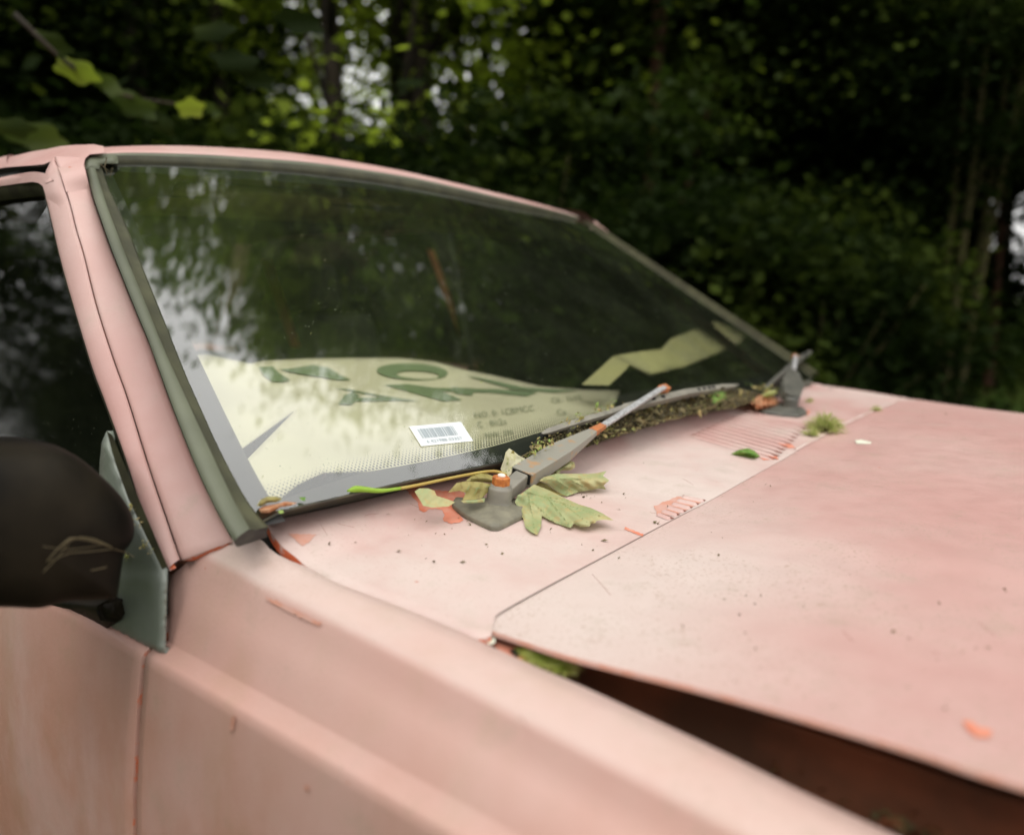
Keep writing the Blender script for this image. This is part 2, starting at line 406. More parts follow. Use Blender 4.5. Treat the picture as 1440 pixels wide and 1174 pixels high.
def box(name, c, s, m, parent=None, bev=.004, rot=None):
    V = np.array([(i, j, k) for i in (-.5, .5) for j in (-.5, .5) for k in (-.5, .5)])*np.array(s)
    if rot is not None: V = V@np.array(rot).T
    V = V+np.array(c)
    F = [(0, 1, 3, 2), (4, 6, 7, 5), (0, 4, 5, 1), (2, 3, 7, 6), (0, 2, 6, 4), (1, 5, 7, 3)]
    o = mk(name, V, F, m, parent, False)
    if bev:
        b = o.modifiers.new('b', 'BEVEL'); b.width = bev; b.segments = 3
    return o
def tubes(paths, sides=6):
    V, F = [], []
    for pts, rads in paths:
        pts = np.array(pts, float); n = len(pts); rads = np.broadcast_to(rads, n)
        tg = np.gradient(pts, axis=0); tg /= np.linalg.norm(tg, axis=1, keepdims=True)+1e-12
        a = np.array([0, 0, 1.]) if abs(tg[0][2]) < .9 else np.array([1., 0, 0])
        base = len(V)
        for i in range(n):
            u_ = np.cross(tg[i], a); u_ /= np.linalg.norm(u_)+1e-12; v_ = np.cross(tg[i], u_)
            for k in range(sides):
                th = 2*math.pi*k/sides
                V.append(pts[i]+rads[i]*(math.cos(th)*u_+math.sin(th)*v_))
        for i in range(n-1):
            for k in range(sides):
                a0 = base+i*sides+k; a1 = base+i*sides+(k+1) % sides
                F.append((a0, a1, a1+sides, a0+sides))
        F.append(tuple(base+k for k in range(sides))[::-1]); F.append(tuple(base+(n-1)*sides+k for k in range(sides)))
    return V, F
def tube(name, pts, rads, m, parent=None, sides=8):
    V, F = tubes([(pts, rads)], sides); return mk(name, V, F, m, parent)
def lathe(name, c, axis, prof, m, parent=None, seg=28, smooth=True):
    axis = np.array(axis, float); axis /= np.linalg.norm(axis)
    a = np.array([1., 0, 0]) if abs(axis[0]) < .8 else np.array([0, 1., 0])
    u_ = np.cross(axis, a); u_ /= np.linalg.norm(u_); v_ = np.cross(axis, u_)
    V = []; F = []
    for r_, h in prof:
        for k in range(seg):
            th = 2*math.pi*k/seg; V.append(np.array(c)+axis*h+r_*(math.cos(th)*u_+math.sin(th)*v_))
    for i in range(len(prof)-1):
        for k in range(seg):
            a0 = i*seg+k; a1 = i*seg+(k+1) % seg; F.append((a0, a1, a1+seg, a0+seg))
    F.append(tuple(range(seg))[::-1]); F.append(tuple((len(prof)-1)*seg+k for k in range(seg)))
    o = mk(name, V, F, m, parent, smooth)
    return o
def beam(name, stations, m, parent=None, bev=.001):
    """stations: (centre, side vector, up vector) each a rectangle"""
    V, F = [], []
    for c, s, u_ in stations:
        for a, b in ((-1, -1), (1, -1), (1, 1), (-1, 1)): V.append(np.array(c)+a*np.array(s)+b*np.array(u_))
    n = len(stations)
    for i in range(n-1):
        for k in range(4): F.append((i*4+k, i*4+(k+1) % 4, (i+1)*4+(k+1) % 4, (i+1)*4+k))
    F.append((3, 2, 1, 0)); F.append(tuple((n-1)*4+k for k in range(4)))
    o = mk(name, V, F, m, parent, False)
    if bev:
        b = o.modifiers.new('b', 'BEVEL'); b.width = bev; b.segments = 2; b.limit_method = 'ANGLE'; b.angle_limit = R(40)
    return o
def inside(pt, poly):
    x, y = pt; c = False; n = len(poly); j = n-1
    for i in range(n):
        xi, yi = poly[i]; xj, yj = poly[j]
        if (yi > y) != (yj > y) and x < (xj-xi)*(y-yi)/(yj-yi)+xi: c = not c
        j = i
    return c
def dist_poly(p, poly):
    P = np.asarray(poly); Q = np.roll(P, -1, 0); d = Q-P; L = (d*d).sum(1)+1e-9
    t = np.clip(((p-P)*d).sum(1)/L, 0, 1); return np.sqrt((((P+d*t[:, None])-p)**2).sum(1).min())
def patch(name, poly, m, parent, proj, hfun=None, step=3.0, wfun=None, jag=0.0, th=0):
    """fills an outline (given by sight lines) with a fine triangulation laid on a surface"""
    P = []
    n = len(poly)
    for i in range(n):
        a = np.array(poly[i], float); b = np.array(poly[(i+1) % n], float); k = max(1, int(np.linalg.norm(b-a)/step))
        for q in range(k):
            p = a+(b-a)*q/k
            if jag: p = p+rng.normal(0, jag, 2)
            P.append(p)
    B = np.array(P); lo, hi = B.min(0), B.max(0); nb = len(B)
    I = []
    y = lo[1]+step*.4; r_ = 0
    while y < hi[1]:
        x = lo[0]+(step*.5 if r_ % 2 else 0)
        while x < hi[0]:
            p = np.array([x, y])+rng.uniform(-.15, .15, 2)*step
            if inside(p, B) and dist_poly(p, B) > step*.45: I.append(p)
            x += step
        y += step*.87; r_ += 1
    pts = [Vector(p) for p in B]+[Vector(p) for p in I]
    r = delaunay_2d_cdt(pts, [(i, (i+1) % nb) for i in range(nb)], [], 1, 1e-6)
    V2, F = r[0], r[2]
    V = []; Wv = []
    for v in V2:
        p = np.array([v.x, v.y]); h = hfun(p, dist_poly(p, B)) if hfun else 0.
        V.append(proj(p[0], p[1], h)); Wv.append(wfun(p) if wfun else 0.)
    F = [f[::-1] for f in F]
    o = mk(name, V, F, m, parent, True, {'wear': Wv})
    if th: solid(o, th, 0)
    return o

# ================================================================== CAR
car = thing('car', 'abandoned pink saloon with chalky faded paint, bonnet unlatched, standing under trees', 'car', (-.6, 0, 0))
def C(o):                          # keep world coordinates under the car's empty
    return o
class _P: pass
CARM = Matrix.Translation((-.6, 0, 0)).inverted()
_link = link
def link(o, parent=None):
    S.collection.objects.link(o)
    if parent is not None:
        o.parent = parent
        if parent.type == 'EMPTY' and parent.parent is None: o.matrix_parent_inverse = Matrix.Translation(parent.location).inverted()
    return o

# --- near wing
gap_px = [(367, 758), (383, 775), (408, 788), (440, 800.5), (471, 818), (580, 860), (660, 894), (690, 908), (755, 937.5), (802, 957), (840, 974), (1000, 1049), (1260, 1174)]
gap3 = [UT(*p) for p in gap_px]
last = gap3[-1]
for xx, yy in ((.75, -.708), (1.0, -.695), (1.25, -.675), (1.45, -.645)): gap3.append(np.array([xx, yy, float(T(xx, yy))-.03*max(0, xx-1.0)]))
gapc = cr(gap3, 200)
def crease(x): return .8515-.045*np.clip(x-.3, 0, 9)
def wingprof(g, mirror=False):
    x, y, z = g; c = crease(x)
    gy, gz_ = y, z
    y = -.7195 if y < -.7165 else y; z = min(z, .9325-.083*x) if x < .3 else z
    pr = [(gy, gz_), (gy*.55+(y-.043)*.45, gz_*.55+(z+.0015)*.45+.0006), (y-.043, z+.0012), (y-.051, z-.0015), (y-.0565, z-.0065), (y-.0605, z-.016)]
    y1, z1 = pr[-1]; ye, ze = -.8115, c+.009
    ye = min(ye, y1-.012); ze = min(ze, z1-.006)
    pr += [(y1*.67+ye*.33-.002, z1*.67+ze*.33), (y1*.33+ye*.67-.0015, z1*.33+ze*.67), (ye, ze),
           (ye-.0015, ze-.0022), (ye-.0150, ze-.0078), (ye-.0185, ze-.0108), (ye-.0205, ze-.0180)]
    y2, z2 = pr[-1]
    pr += [(y2-.008, z2-.05), (y2-.017, z2-.12), (y2-.023, z2-.2)]
    d = abs(x-.82); zb = .30 if d > .36 else .33+math.sqrt(max(0, .36**2-d*d))
    z3 = pr[-1][1]; zb = min(zb, z3-.01)
    for k in (.33, .66, 1): pr.append((y2-.023+.012*k*k, z3+(zb-z3)*k))
    return [(x, a, b) for a, b in pr]
def startx(k, y, z):              # rear edge of the wing: along the pillar foot, then straight down the door gap
    px = [367, 330, 290, 262, 243, 238, 237, 237, 237, 236, 235.5, 234.5, 233][min(k, 12)]
    if k < 2: return -.057
    if k > 8: return [-.079, -.078, -.077, -.076][min(k-9, 3)]
    lo, hi = -.4, .1
    for _ in range(30):
        m_ = (lo+hi)/2
        if PR((m_, y, z))[0] < px: lo = m_
        else: hi = m_
    return lo
prof0 = wingprof(np.array([-.03, np.interp(-.0213, gapc[:, 0], gapc[:, 1]), .9475]))
sx0 = [startx(k, p[1], p[2]) for k, p in enumerate(prof0)]
xs = np.r_[np.linspace(0, .3, 46), np.linspace(.32, 1, 60)]
rows = []
for t in xs:
    xx = -.057+t*(1.45+.057)
    g = np.array([xx, np.interp(xx, gapc[:, 0], gapc[:, 1]), np.interp(xx, gapc[:, 0], gapc[:, 2])])
    pr = wingprof(g)
    rows.append([(xx+(sx0[k]+.057)*(1-min(1, t/.25))**2, p[1], p[2]) for k, p in enumerate(pr)])
Wg = np.array(rows)
fd = np.zeros(Wg.shape[:2]); fd[:, :4] = .55*np.clip(1-Wg[:, :4, 0]*.6, 0, 1)
panel('wing', Wg, 'pink_side', car, 'ac', .02, fd, wearv=.5)
# far wing: the mirror image
Wf = Wg.copy(); Wf[..., 1] *= -1; Wf[..., 2] += .009*1.44*np.clip((Wf[..., 2]-.8)*8, 0, 1)
panel('wing', Wf, 'pink_top', car, 'ac', .02, fd, flip=True, wearv=.5)

# --- cowl panel between windscreen and bonnet
rear_px = [(374, 731), (400, 725), (450, 715), (520, 699), (575, 685), (640, 670), (700, 657), (760, 642), (813, 629), (886, 606), (948, 587), (1000, 578), (1038, 571), (1085, 560), (1120, 549), (1150, 539)]
near_px = [(374, 731), (383, 750), (396, 766), (419, 785), (450, 805), (472, 817.2), (580, 858.5), (650, 888), (676, 899), (684, 890)]
seam_px = [(684, 890), (687, 874), (700, 856), (850, 776), (951, 723), (995, 701), (1045, 673), (1096, 645), (1134, 623), (1195, 592), (1240, 572), (1272, 559)]
rear3 = cr([UT(*p) for p in rear_px], 90); near3 = cr([UT(*p) for p in near_px], 40)
seam3 = cr([UT(*p) for p in seam_px], 90)
far3 = cr([rear3[-1], (rear3[-1]+seam3[-1])/2+np.array([0, .012, 0]), seam3[-1]], 40)
# grid [u across][v rear->seam]
G = coons(near3, far3, rear3, seam3, T)
G[:, -1] += np.array([.005, 0, -.0004])
fdc = np.zeros(G.shape[:2])
for i in range(G.shape[0]):
    for j in range(G.shape[1]):
        y = G[i, j, 1]; v = j/39
        fdc[i, j] = .46*math.exp(-((y+.35)/.42)**2)*sm(v*2.2)+.12
cowl = panel('cowl_panel', G, 'pink_top', car, 'ac', .010, fdc, flip=True, wearv=.60)
sf = seam3[44:]; panel('shut_line_dirt', np.array([sf+np.array([-.0035, 0, -.0002]), sf+np.array([-.001, 0, .0007]), sf+np.array([.0016, 0, .0007]), sf+np.array([.0026, 0, -.0003])]), 'dust', car)
# --- bonnet
hx = .222
hn_px = [(684, 884), (748, 905), (802, 922), (870, 939), (1000, 971), (1150, 1013), (1300, 1058), (1440, 1103)]
hseam = [UF(*p, Hd) for p in [(684, 884), (688, 871), (701, 857)]+[(p[0]+.8, p[1]+.6) for p in seam_px[3:]]]
hs3 = cr(hseam, 90)
hn = [UF(*p, Hd) for p in hn_px]
for xx in (.75, 1.0, 1.25, 1.42): hn.append(np.array([xx, -.700+.05*max(0, xx-.75), 0]))
hn3 = cr([np.array([p[0], p[1], 0]) for p in hn], 110); 
hf = [hs3[-1]]+[np.array([xx, .700-.05*max(0, xx-.75), 0]) for xx in (.45, .75, 1.0, 1.25, 1.42)]
hf3 = cr([np.array([p[0], p[1], 0]) for p in hf], 110)
hfr = cr([hn3[-1], np.array([1.47, 0, 0]), hf3[-1]], 90)
HG = coons(hn3, hf3, hs3*np.array([1, 1, 0]), hfr, Hd)
# pressed line: shallow raised centre
yy = HG[..., 1]; HG[..., 2] += .004*sm((.42-np.abs(yy))/.03)*sm((HG[..., 0]-.24)/.1)
fdh = .9*np.exp(-((HG[..., 0]-.25)/.16)**2-((HG[..., 1]+.60)/.30)**2)
bon = panel('bonnet', HG, 'pink_hood', car, 'bd', .005, fdh, wearv=.42, rim=.0012)
panel('bonnet_edge', np.array([HG[0]+np.array([0, 0, 0]), HG[0]+np.array([0, -.0012, -.0012]), HG[0]+np.array([0, -.0014, -.0036])]), 'primer_pale', bon, '')
# --- engine bay seen through the open shut line
bay = [('inner_wing', (.7, -.645, .72), (1.5, .012, .34), 'apron'), ('bulkhead', (.12, 0, .72), (.02, 1.36, .34), 'engine'),
       ('inner_wing', (.7, .645, .72), (1.5, .012, .34), 'apron'), ('bay_floor', (.75, 0, .50), (1.4, 1.4, .02), 'black')]
for nme, c, s, m in bay: box(nme, c, s, m, car, .003)
eng = box('engine_block', (.72, -.12, .66), (.62, .42, .26), 'engine', car, .02)
box('battery', (.95, .45, .70), (.25, .18, .2), 'dark_trim', car, .01)
box('air_filter_box', (.62, -.50, .77), (.26, .2, .12), 'apron', car, .03)
lathe('strut_tower', (.50, -.56, .70), (0, 0, 1), [(.13, 0), (.12, .08), (.07, .115), (.03, .12), (.03, .14), (.012, .145)], 'apron', car)
# inner gutter of the wing, the ledge visible down the gap
g1 = np.array([[p[0], p[1]+.004, p[2]-.020] for p in gapc if p[0] > .17]); g2 = g1+np.array([0, .034, -.012]); g3 = g2+np.array([0, .003, -.10])
o = panel('wing_gutter', np.array([g1, (g1+g2)/2, g2, g3]), 'apron', car, flip=False)
g1 = gapc[(gapc[:, 0] < .24)]; g1 = g1+np.array([0, -.004, -.016]); g2 = g1+np.array([0, .05, -.012])
panel('cowl_gutter', np.array([g1, g2]), 'dark_trim', car)

# --- windscreen
ns, ne = 24, 60
def es(px, py):
    p = UG(px, py); s_ = (p[2]-.97)/.382; return p[1]/(.757-.146*s_), s_
def track(pts):
    q = sorted(es(*p) for p in pts); return np.array([a[0] for a in q]), np.array([a[1] for a in q])
GBx, GBy = track([(370, 731), (400, 716), (450, 704), (520, 688), (575, 675), (650, 660), (730, 643), (813, 618), (886, 594), (948, 575), (1000, 566), (1050, 556), (1100, 545), (1140, 533)])
FTx, FTy = track([(352, 716), (380, 706), (420, 690), (500, 664), (560, 653), (600, 646), (700, 624), (760, 606), (830, 586), (900, 567), (960, 550), (1030, 536), (1110, 519)])
sbot = lambda e: float(np.interp(e, GBx, GBy)); ftop = lambda e: max(float(np.interp(e, FTx, FTy)), sbot(e)+.01)
P = np.array([[gp(sbot(e)+(1-sbot(e))*t, e) for e in np.linspace(-1.012, 1, ne)] for t in np.linspace(0, 1.0, ns)])
panel('windscreen', P, 'glass', car, flip=True)
def glass_strip(name, s0, s1, e0, e1, m, dz=-.0035, n=50):
    A = []
    for a in np.linspace(0, 1, 4):
        A.append([gp(s0(t)*(1-a)+s1(t)*a, e0(t)*(1-a)+e1(t)*a)+GN*dz for t in np.linspace(0, 1, n)])
    return panel(name, np.array(A), m, car, flip=True)
sfrit = lambda t: ftop(-1+2*t)
fr = glass_strip('frit_band', lambda t: sbot(-1+2*t), sfrit, lambda t: -1+2*t, lambda t: -1+2*t, 'frit')
for sg in (-1, 1):
    glass_strip('frit_band', lambda t: t, lambda t: t, lambda t: sg*1.01, lambda t: sg*(.979-.012*math.exp(-t*14)), 'frit', -.0037)
glass_strip('frit_band', lambda t: .955, lambda t: 1.0, lambda t: -1+2*t, lambda t: -1+2*t, 'frit', -.0041)
# halftone dots above the band
V, F = [], []
for i in range(330):
    t = (i+.5)/330; s_ = sfrit(t)
    for k in range(7):
        e = -1+2*(t+(.5/330 if k % 2 else 0)); r_ = .0016*(1-k*.12)
        c = gp(s_+.004+k*.0047, e)+GN*-.0035
        a = np.array([0, 1., 0]); b_ = np.cross(GN, a); q0 = len(V)
        for q in range(6): V.append(c+r_*(math.cos(q*math.pi/3)*a+math.sin(q*math.pi/3)*b_))
        F.append(tuple(range(q0, q0+6)))
tag(mk('frit_dots', V, F, 'frit', car, False), kind='stuff')

base_px = [(370, 731), (400, 716), (450, 704), (520, 688), (575, 675), (650, 660), (730, 643), (813, 618), (886, 594), (948, 575), (1000, 566), (1050, 556), (1100, 545), (1140, 533)]
rb1 = cr([UG(*p, .0012) for p in base_px], 60); rb2 = cr([UT(p[0]+(3 if p[0] < 740 else 2), np.interp(p[0]+3, [q[0] for q in rear_px], [q[1] for q in rear_px])+3, -.003) for p in base_px], 60)
panel('glass_base_rubber', np.array([rb1+GN*-.004, rb1, rb1*.5+rb2*.5, rb2]), 'rubber_strip', car)
# --- windscreen seal (grey rubber section) all round
S_px = [(119, 230), (120, 237), (130, 276), (138, 300), (153, 343), (163, 369), (191, 439), (210, 485), (238, 562), (272, 649), (300, 710), (327, 761)]
M_px = [(133, 233), (138, 250), (150, 288), (163, 323), (178, 362), (204, 425), (230, 489), (262, 560), (299, 640), (327, 700), (352, 744)]
G_px = [(141, 229), (153, 265), (177, 316), (204, 384), (232, 453), (259, 521), (276, 560), (307, 628), (341, 693), (361, 722), (378, 741)]
cS, cL, cD = -1.0238, -1.0538, -1.0638
Sc = cr([UG(p[0]+1, p[1], .0065) for p in S_px], 60)
Gc = cr([UG(*p, .001) for p in G_px], 60)
Mc = cr([UG(*p, .008) for p in M_px], 60)
A = np.array([Sc+np.array([-.002, .003, -.005]), Sc, Sc*.6+Mc*.4+GN*.0022, Mc*.85+Sc*.15+GN*.0018, Mc, Mc*.7+Gc*.3-GN*.0015, Gc*.8+Mc*.2, Gc, Gc-GN*.006])
sl = panel('windscreen_seal', A[:5], 'seal', car, flip=False)
panel('seal_lip', A[4:], 'seal_lip', car)
A2 = A.copy(); A2[..., 1] *= -1
panel('windscreen_seal', A2, 'seal_dark', car, flip=True)
# cut end of the near seal
e = A[:, -1]; mk('seal_end', [tuple(p) for p in e]+[tuple(e[0]+np.array([-.003, .004, -.003])), tuple(e[-1]+np.array([-.003, .002, -.006]))], [list(range(len(e)))+[len(e)+1, len(e)]], 'rubber', car, False)
# top run, lower edge against the glass
H_px = [(127, 218), (160, 215.5), (200, 215), (260, 216.5), (320, 219.5), (430, 228), (500, 237), (580, 250), (640, 263), (700, 277), (760, 291), (814, 305)]
def UGx(px, py, off): return UG(px, py, off)
Hc = cr([UG(*p, .010) for p in H_px], 80)
K_px = [(141, 229), (165, 229), (200, 229), (260, 231), (320, 234), (430, 242), (500, 250), (580, 262.5), (640, 274), (700, 287), (760, 299), (809, 311)]
Kc = cr([UG(*p, .001) for p in K_px], 80)
top = np.array([Hc+np.array([-.006, 0, -.004]), Hc, Hc*.75+Kc*.25+GN*.003, Hc*.5+Kc*.5+GN*.0035, Hc*.2+Kc*.8+GN*.0025, Kc+GN*.001, Kc-GN*.006])
panel('windscreen_seal', top[:4], 'seal', car, flip=False)
panel('seal_lip', top[3:], 'seal_lip', car)
L2 = [gp(1-.045*k, 1) for k in (0,)]
patch('seal_corner', [(118.5, 231), (119.5, 224), (126, 217.3), (140, 215.4), (166, 214.8), (166, 230), (141, 231), (140, 238), (120, 238)], 'seal', car, lambda a, b, h=0.: UG(a, b, .0115+h), step=4, hfun=lambda p, d: -.004*(1-sm(d/5)))
# --- near pillar and door frame
L_px = [(76, 222), (79, 230), (86, 245), (92, 267), (100, 294), (107, 323), (118, 360), (136, 432), (160, 507), (179, 560), (211, 662), (238, 741), (254, 787)]
D_px = [(60, 262), (63, 271), (67, 288), (75, 322), (86, 368), (102, 425), (129, 514), (146, 560), (177, 645), (204, 730), (238, 802)]
Lc = cr([U(*p, TUM, cL) for p in L_px], 60)
Dc = cr([U(*p, TUM, cD) for p in D_px], 60)
S2 = cr([U(118, 224, TUM, cS)]+[U(*p, TUM, cS) for p in S_px], 60)
nrmP = np.array([.55, -.75, .35]); nrmP /= np.linalg.norm(nrmP)
pil = []
for t, b in ((0, 0), (.06, .35), (.16, .50), (.5, .62), (.84, .50), (.94, .35), (1, 0)):
    pil.append(S2*(1-t)+(Lc+np.array([.0015, .0, 0]))*t+nrmP*.006*b)
panel('windscreen_pillar', np.array(pil), 'pink_pillar', car, 'abd', .008, flip=True, wearv=.56)
pm = np.array(pil); pm[..., 1] *= -1
panel('windscreen_pillar', pm, 'pink_pillar', car, 'b', .008, flip=False, wearv=.3)
# --- door and its frame
door = bpy.data.objects.new('door', None)
xs_d = np.linspace(-.0855, -1.05, 60)
def doorprof(x):
    g = wingprof((x, -.72, .94))[9:]
    top = [(x, -.79, .866), (x, -.800, .8655)]
    return top+[(p[0], p[1], p[2]) for p in g]
DG = np.array([doorprof(x) for x in xs_d])
DG[..., 2] = np.where(DG[..., 2] < .31, .22, DG[..., 2])
door = panel('door', DG, 'pink_side', car, 'ab', .012, flip=True, wearv=.48)
DM = DG.copy(); DM[..., 1] *= -1
door2 = panel('door', DM, 'pink_side', car, 'ab', .012, flip=False, wearv=.6)
fr_ = np.array([Lc*(1-t)+Dc*t+np.array([-.0015, 0, 0])*(1-t)+np.array([.1, -.9, .25])*.003*b for t, b in ((0, 0), (.1, .6), (.5, 1), (.8, .8), (.95, .3), (1, 0))])
dframe = panel('door_frame', fr_, 'pink_pillar', door, 'abc', .006, flip=True, wearv=.5)
fm = fr_.copy(); fm[..., 1] *= -1
panel('door_frame', fm, 'pink_pillar', door2, 'abc', .006, flip=False, wearv=.5)
# frame top run, gutter and roof rail, extended rearwards
def extb(P, dx, n=8, drop=0.):
    d = P[0]-P[1]; d = d/np.linalg.norm(d); d = np.array([-1, 0, d[2]*.25])
    q = [P[0]+d*dx*(k/n) for k in range(n, 0, -1)]
    return np.vstack([q, P])
frt = [(0, 262), (15, 260), (31, 257.5), (45, 256), (54, 257.5), (60, 262)]
fro = [(0, 250), (12, 247.5), (31, 244), (46, 242), (61, 244), (74, 254)]
a_ = extb(cr([U(*p, TUM, cD) for p in frt], 30), 1.2); b_ = extb(cr([U(*p, TUM, cD+.001) for p in fro], 30), 1.2)
panel('door_frame', np.array([b_, b_*.5+a_*.5+np.array([0, -.002, 0]), a_]), 'pink_pillar', door, 'a', .006, flip=False, wearv=.5)
corner = np.array([b_[-1], a_[-1]])
gut = [(0, 237), (20, 233.5), (43, 233.5), (61, 238), (72, 244)]
g_ = extb(cr([U(*p, TUM, cL) for p in gut], 30), 1.2)
gin = g_+np.array([0, .012, .0]); gin2 = b_+np.array([0, .012, .0])
panel('roof_gutter', np.array([g_, gin, gin2, b_+np.array([0, .0005, 0])]), 'rubber', car)
rail_px = [(0, 224), (46, 213), (66, 210), (86, 205.5), (107, 204), (138, 203)]
r_ = cr([U(*p, Y, -.602) for p in rail_px], 30); r_ = extb(r_, 1.2)
gutL = extb(cr([U(*p, TUM, cL) for p in [(0, 237), (20, 233.5), (43, 233.5), (61, 236), (76, 222)]], 30), 1.2)
gutL = cr([U(*p, TUM, cL) for p in [(0, 237), (20, 233.5), (43, 232.5), (58, 229), (76, 222)]], 30); gutL = extb(gutL, 1.2)
mid = gutL*.5+r_*.5+np.array([0, -.006, .006])
rail = np.array([gutL, gutL*.8+r_*.2+np.array([0, -.004, .003]), mid, r_*.8+gutL*.2+np.array([0, -.003, .004]), r_])
kk = [i for i in range(rail.shape[1]) if PR(rail[4, i])[0] < 60][-1]+1
kk = [i for i in range(rail.shape[1]) if PR(rail[4, i])[0] < 24][-1]+1
panel('roof_rail', rail[:, :kk], 'pink_pillar', car, '', .006, flip=False, wearv=.55)
rm = rail.copy(); rm[..., 1] *= -1
panel('roof_rail', rm, 'pink_pillar', car, 'a', .006, flip=True, wearv=.3)
for q in (rail, rm):
    t_ = q[1:].copy(); t_[..., 1] *= .975; t_[..., 2] -= .012; panel('rail_trim', t_, 'headliner', car)
# --- roof skin from the header back
offs = [(0, 0), (-.010, .0065), (-.024, .0125), (-.045, .0185), (-.08, .026), (-.14, .033), (-.3, .040), (-.6, .042), (-.9, .035), (-1.2, .022), (-1.36, .004)]
H2 = Hc.copy()
H2[-1] = Hc[-1]+np.array([-.002, .004, 0])
rf = []
for k, (dx, dz) in enumerate(offs):
    row = H2.copy(); row[:, 0] += dx
    e_ = np.clip(np.abs(row[:, 1])/.61, 0, 1)
    row[:, 2] += dz*(1-.45*e_**4)
    row[:, 1] *= 1-.02*min(1, k/6)
    rf.append(row)
rf = np.array(rf)
panel('roof', rf, 'pink_pillar', car, 'a', .004, flip=False, wearv=.2)
# filler between rail, header and pillar at the near corner
def skin(samples, off):            # a skin through known 3D edges, used where several panels run together
    Q = np.vstack(samples); d_ = Q-CP; dep = d_@fw; px_ = CW/2+FPX*(d_@rt)/dep; py_ = CH/2-FPX*(d_@up)/dep
    def bas(x, y):
        x, y = (np.asarray(x, float)-90)/60, (np.asarray(y, float)-235)/30
        return np.stack([x**i*y**j for i in range(4) for j in range(4-i)], -1)
    co = np.linalg.lstsq(bas(px_, py_), 1/dep, rcond=None)[0]
    pass
    def f(a, b, h=0.):
        t = 1/float(bas(a, b)@co); r__ = ray(a, b); r__ = r__/(r__@fw); return CP+r__*(t-off-h)
    return f
ppc = skin([rail[k_, -26:] for k_ in range(5)]+[rf[k_, :18] for k_ in range(2)]+[p_[:14] for p_ in pil], .0046)
rc = patch('roof_corner', [(8, 222.2), (46, 213.2), (66, 210), (86, 205.6), (107, 204), (132, 203.3), (146, 206), (146, 215.4), (126, 217.5), (120, 223), (117.5, 232), (124, 256), (128, 270), (93, 270), (86, 246), (80, 232), (74, 226), (62, 231), (46, 232.8), (8, 235.5)], 'pink_pillar', car, ppc, step=3, hfun=lambda p, d: -.0080*sm((p[1]-240)/28)-.0045*sm((22-p[0])/13))
ppd = skin([a_[-22:], b_[-22:], (b_*.5+a_*.5+np.array([0, -.002, 0]))[-22:]]+[q_[:18] for q_ in fr_], .0030)
rc = patch('frame_corner', [(20, 246.5), (46, 242), (61, 243.5), (72, 247), (80, 243), (86, 252), (93, 275), (98, 294), (70, 296), (67, 288), (63, 271), (60, 262), (54, 257.5), (45, 256), (20, 259)], 'pink_pillar', door, ppd, step=3, hfun=lambda p, d: -.0052*sm((p[1]-268)/24)-.004*sm((34-p[0])/13))
# rear quarters, boot, rear pillars: the rest of the shell
def shell_side(sg):
    xs_ = np.linspace(-1.056, -3.05, 50); g = []
    for x in xs_:
        pr = [(x, -.715, .90), (x, -.72, .925), (x, -.78, .905), (x, -.80, .866)]+wingprof((-1, -.72, .94))[9:]
        pr = [(x, p[1]+.10*max(0, (-x-2.6)/.45)**2, (p[2] if p[2] > .31 else (.22 if abs(x+2.15) > .36 else .33+math.sqrt(max(0, .36**2-(x+2.15)**2))))) for p in pr]
        g.append(pr)
    g = np.array(g); g[..., 1] *= -sg*-1 if sg < 0 else -1
    return g
gs = shell_side(-1); panel('rear_quarter', gs, 'pink_side', car, flip=True)
gs2 = gs.copy(); gs2[..., 1] *= -1; panel('rear_quarter', gs2, 'pink_side', car, flip=False)
box('boot_lid', (-2.78, 0, .925), (.62, 1.2, .03), 'pink_side', car, .01)
box('tail_panel', (-3.06, 0, .62), (.05, 1.44, .62), 'pink_side', car, .03)
box('parcel_shelf', (-2.15, 0, .90), (.62, 1.3, .03), 'dark_trim', car, .005)
box('bumper', (-3.14, 0, .45), (.12, 1.6, .16), 'plastic_black', car, .02)
for sg in (-1, 1):
    for nm, a, b, w_ in (('rear_pillar', (-1.85, sg*.60, 1.34), (-2.42, sg*.70, .92), .05), ('door_pillar', (-1.1, sg*.645, 1.36), (-1.12, sg*.775, .88), .03)):
        a, b = np.array(a), np.array(b)
        beam(nm, [(a, (w_, 0, 0), (0, .012, 0)), (b, (w_*1.4, 0, 0), (0, .012, 0))], 'dark_trim', car)
    mk('door_window', [(-1.08, sg*.772, .87), (-.11, sg*.792, .87), (-.53, sg*.665, 1.325), (-1.06, sg*.655, 1.345)], [(0, 1, 2, 3)], 'side_glass', door if sg < 0 else door2, False)
    mk('rear_door_window', [(-1.15, sg*.772, .87), (-2.30, sg*.745, .90), (-1.85, sg*.63, 1.33), (-1.13, sg*.655, 1.345)], [(0, 3, 2, 1)], 'side_glass', car, False)
mk('rear_window', [(-1.86, -.58, 1.345), (-1.86, .58, 1.345), (-2.44, .66, .93), (-2.44, -.66, .93)], [(0, 1, 2, 3)], 'rear_glass', car, False)
# near door window rubber and belt seal
sealD = np.array([Dc+np.array([0, .001, 0]), Dc+np.array([-.010, .0035, -.005]), Dc+np.array([-.020, .010, -.010])])
panel('window_seal', sealD, 'seal_dark', door, flip=True)
st = np.array([a_+np.array([0, .001, 0]), a_+np.array([0, .003, -.010]), a_+np.array([0, .010, -.018])])
panel('window_seal', st, 'seal_dark', door, flip=False)
mk('window_seal', [a_[-1], Dc[0], Dc[0]+np.array([-.02, .010, -.010]), a_[-1]+np.array([0, .010, -.018])], [(0, 1, 2, 3)], 'seal_dark', door, False)
box('waist_seal', (-.62, -.800, .868), (.9, .014, .012), 'rubber', door, .003)
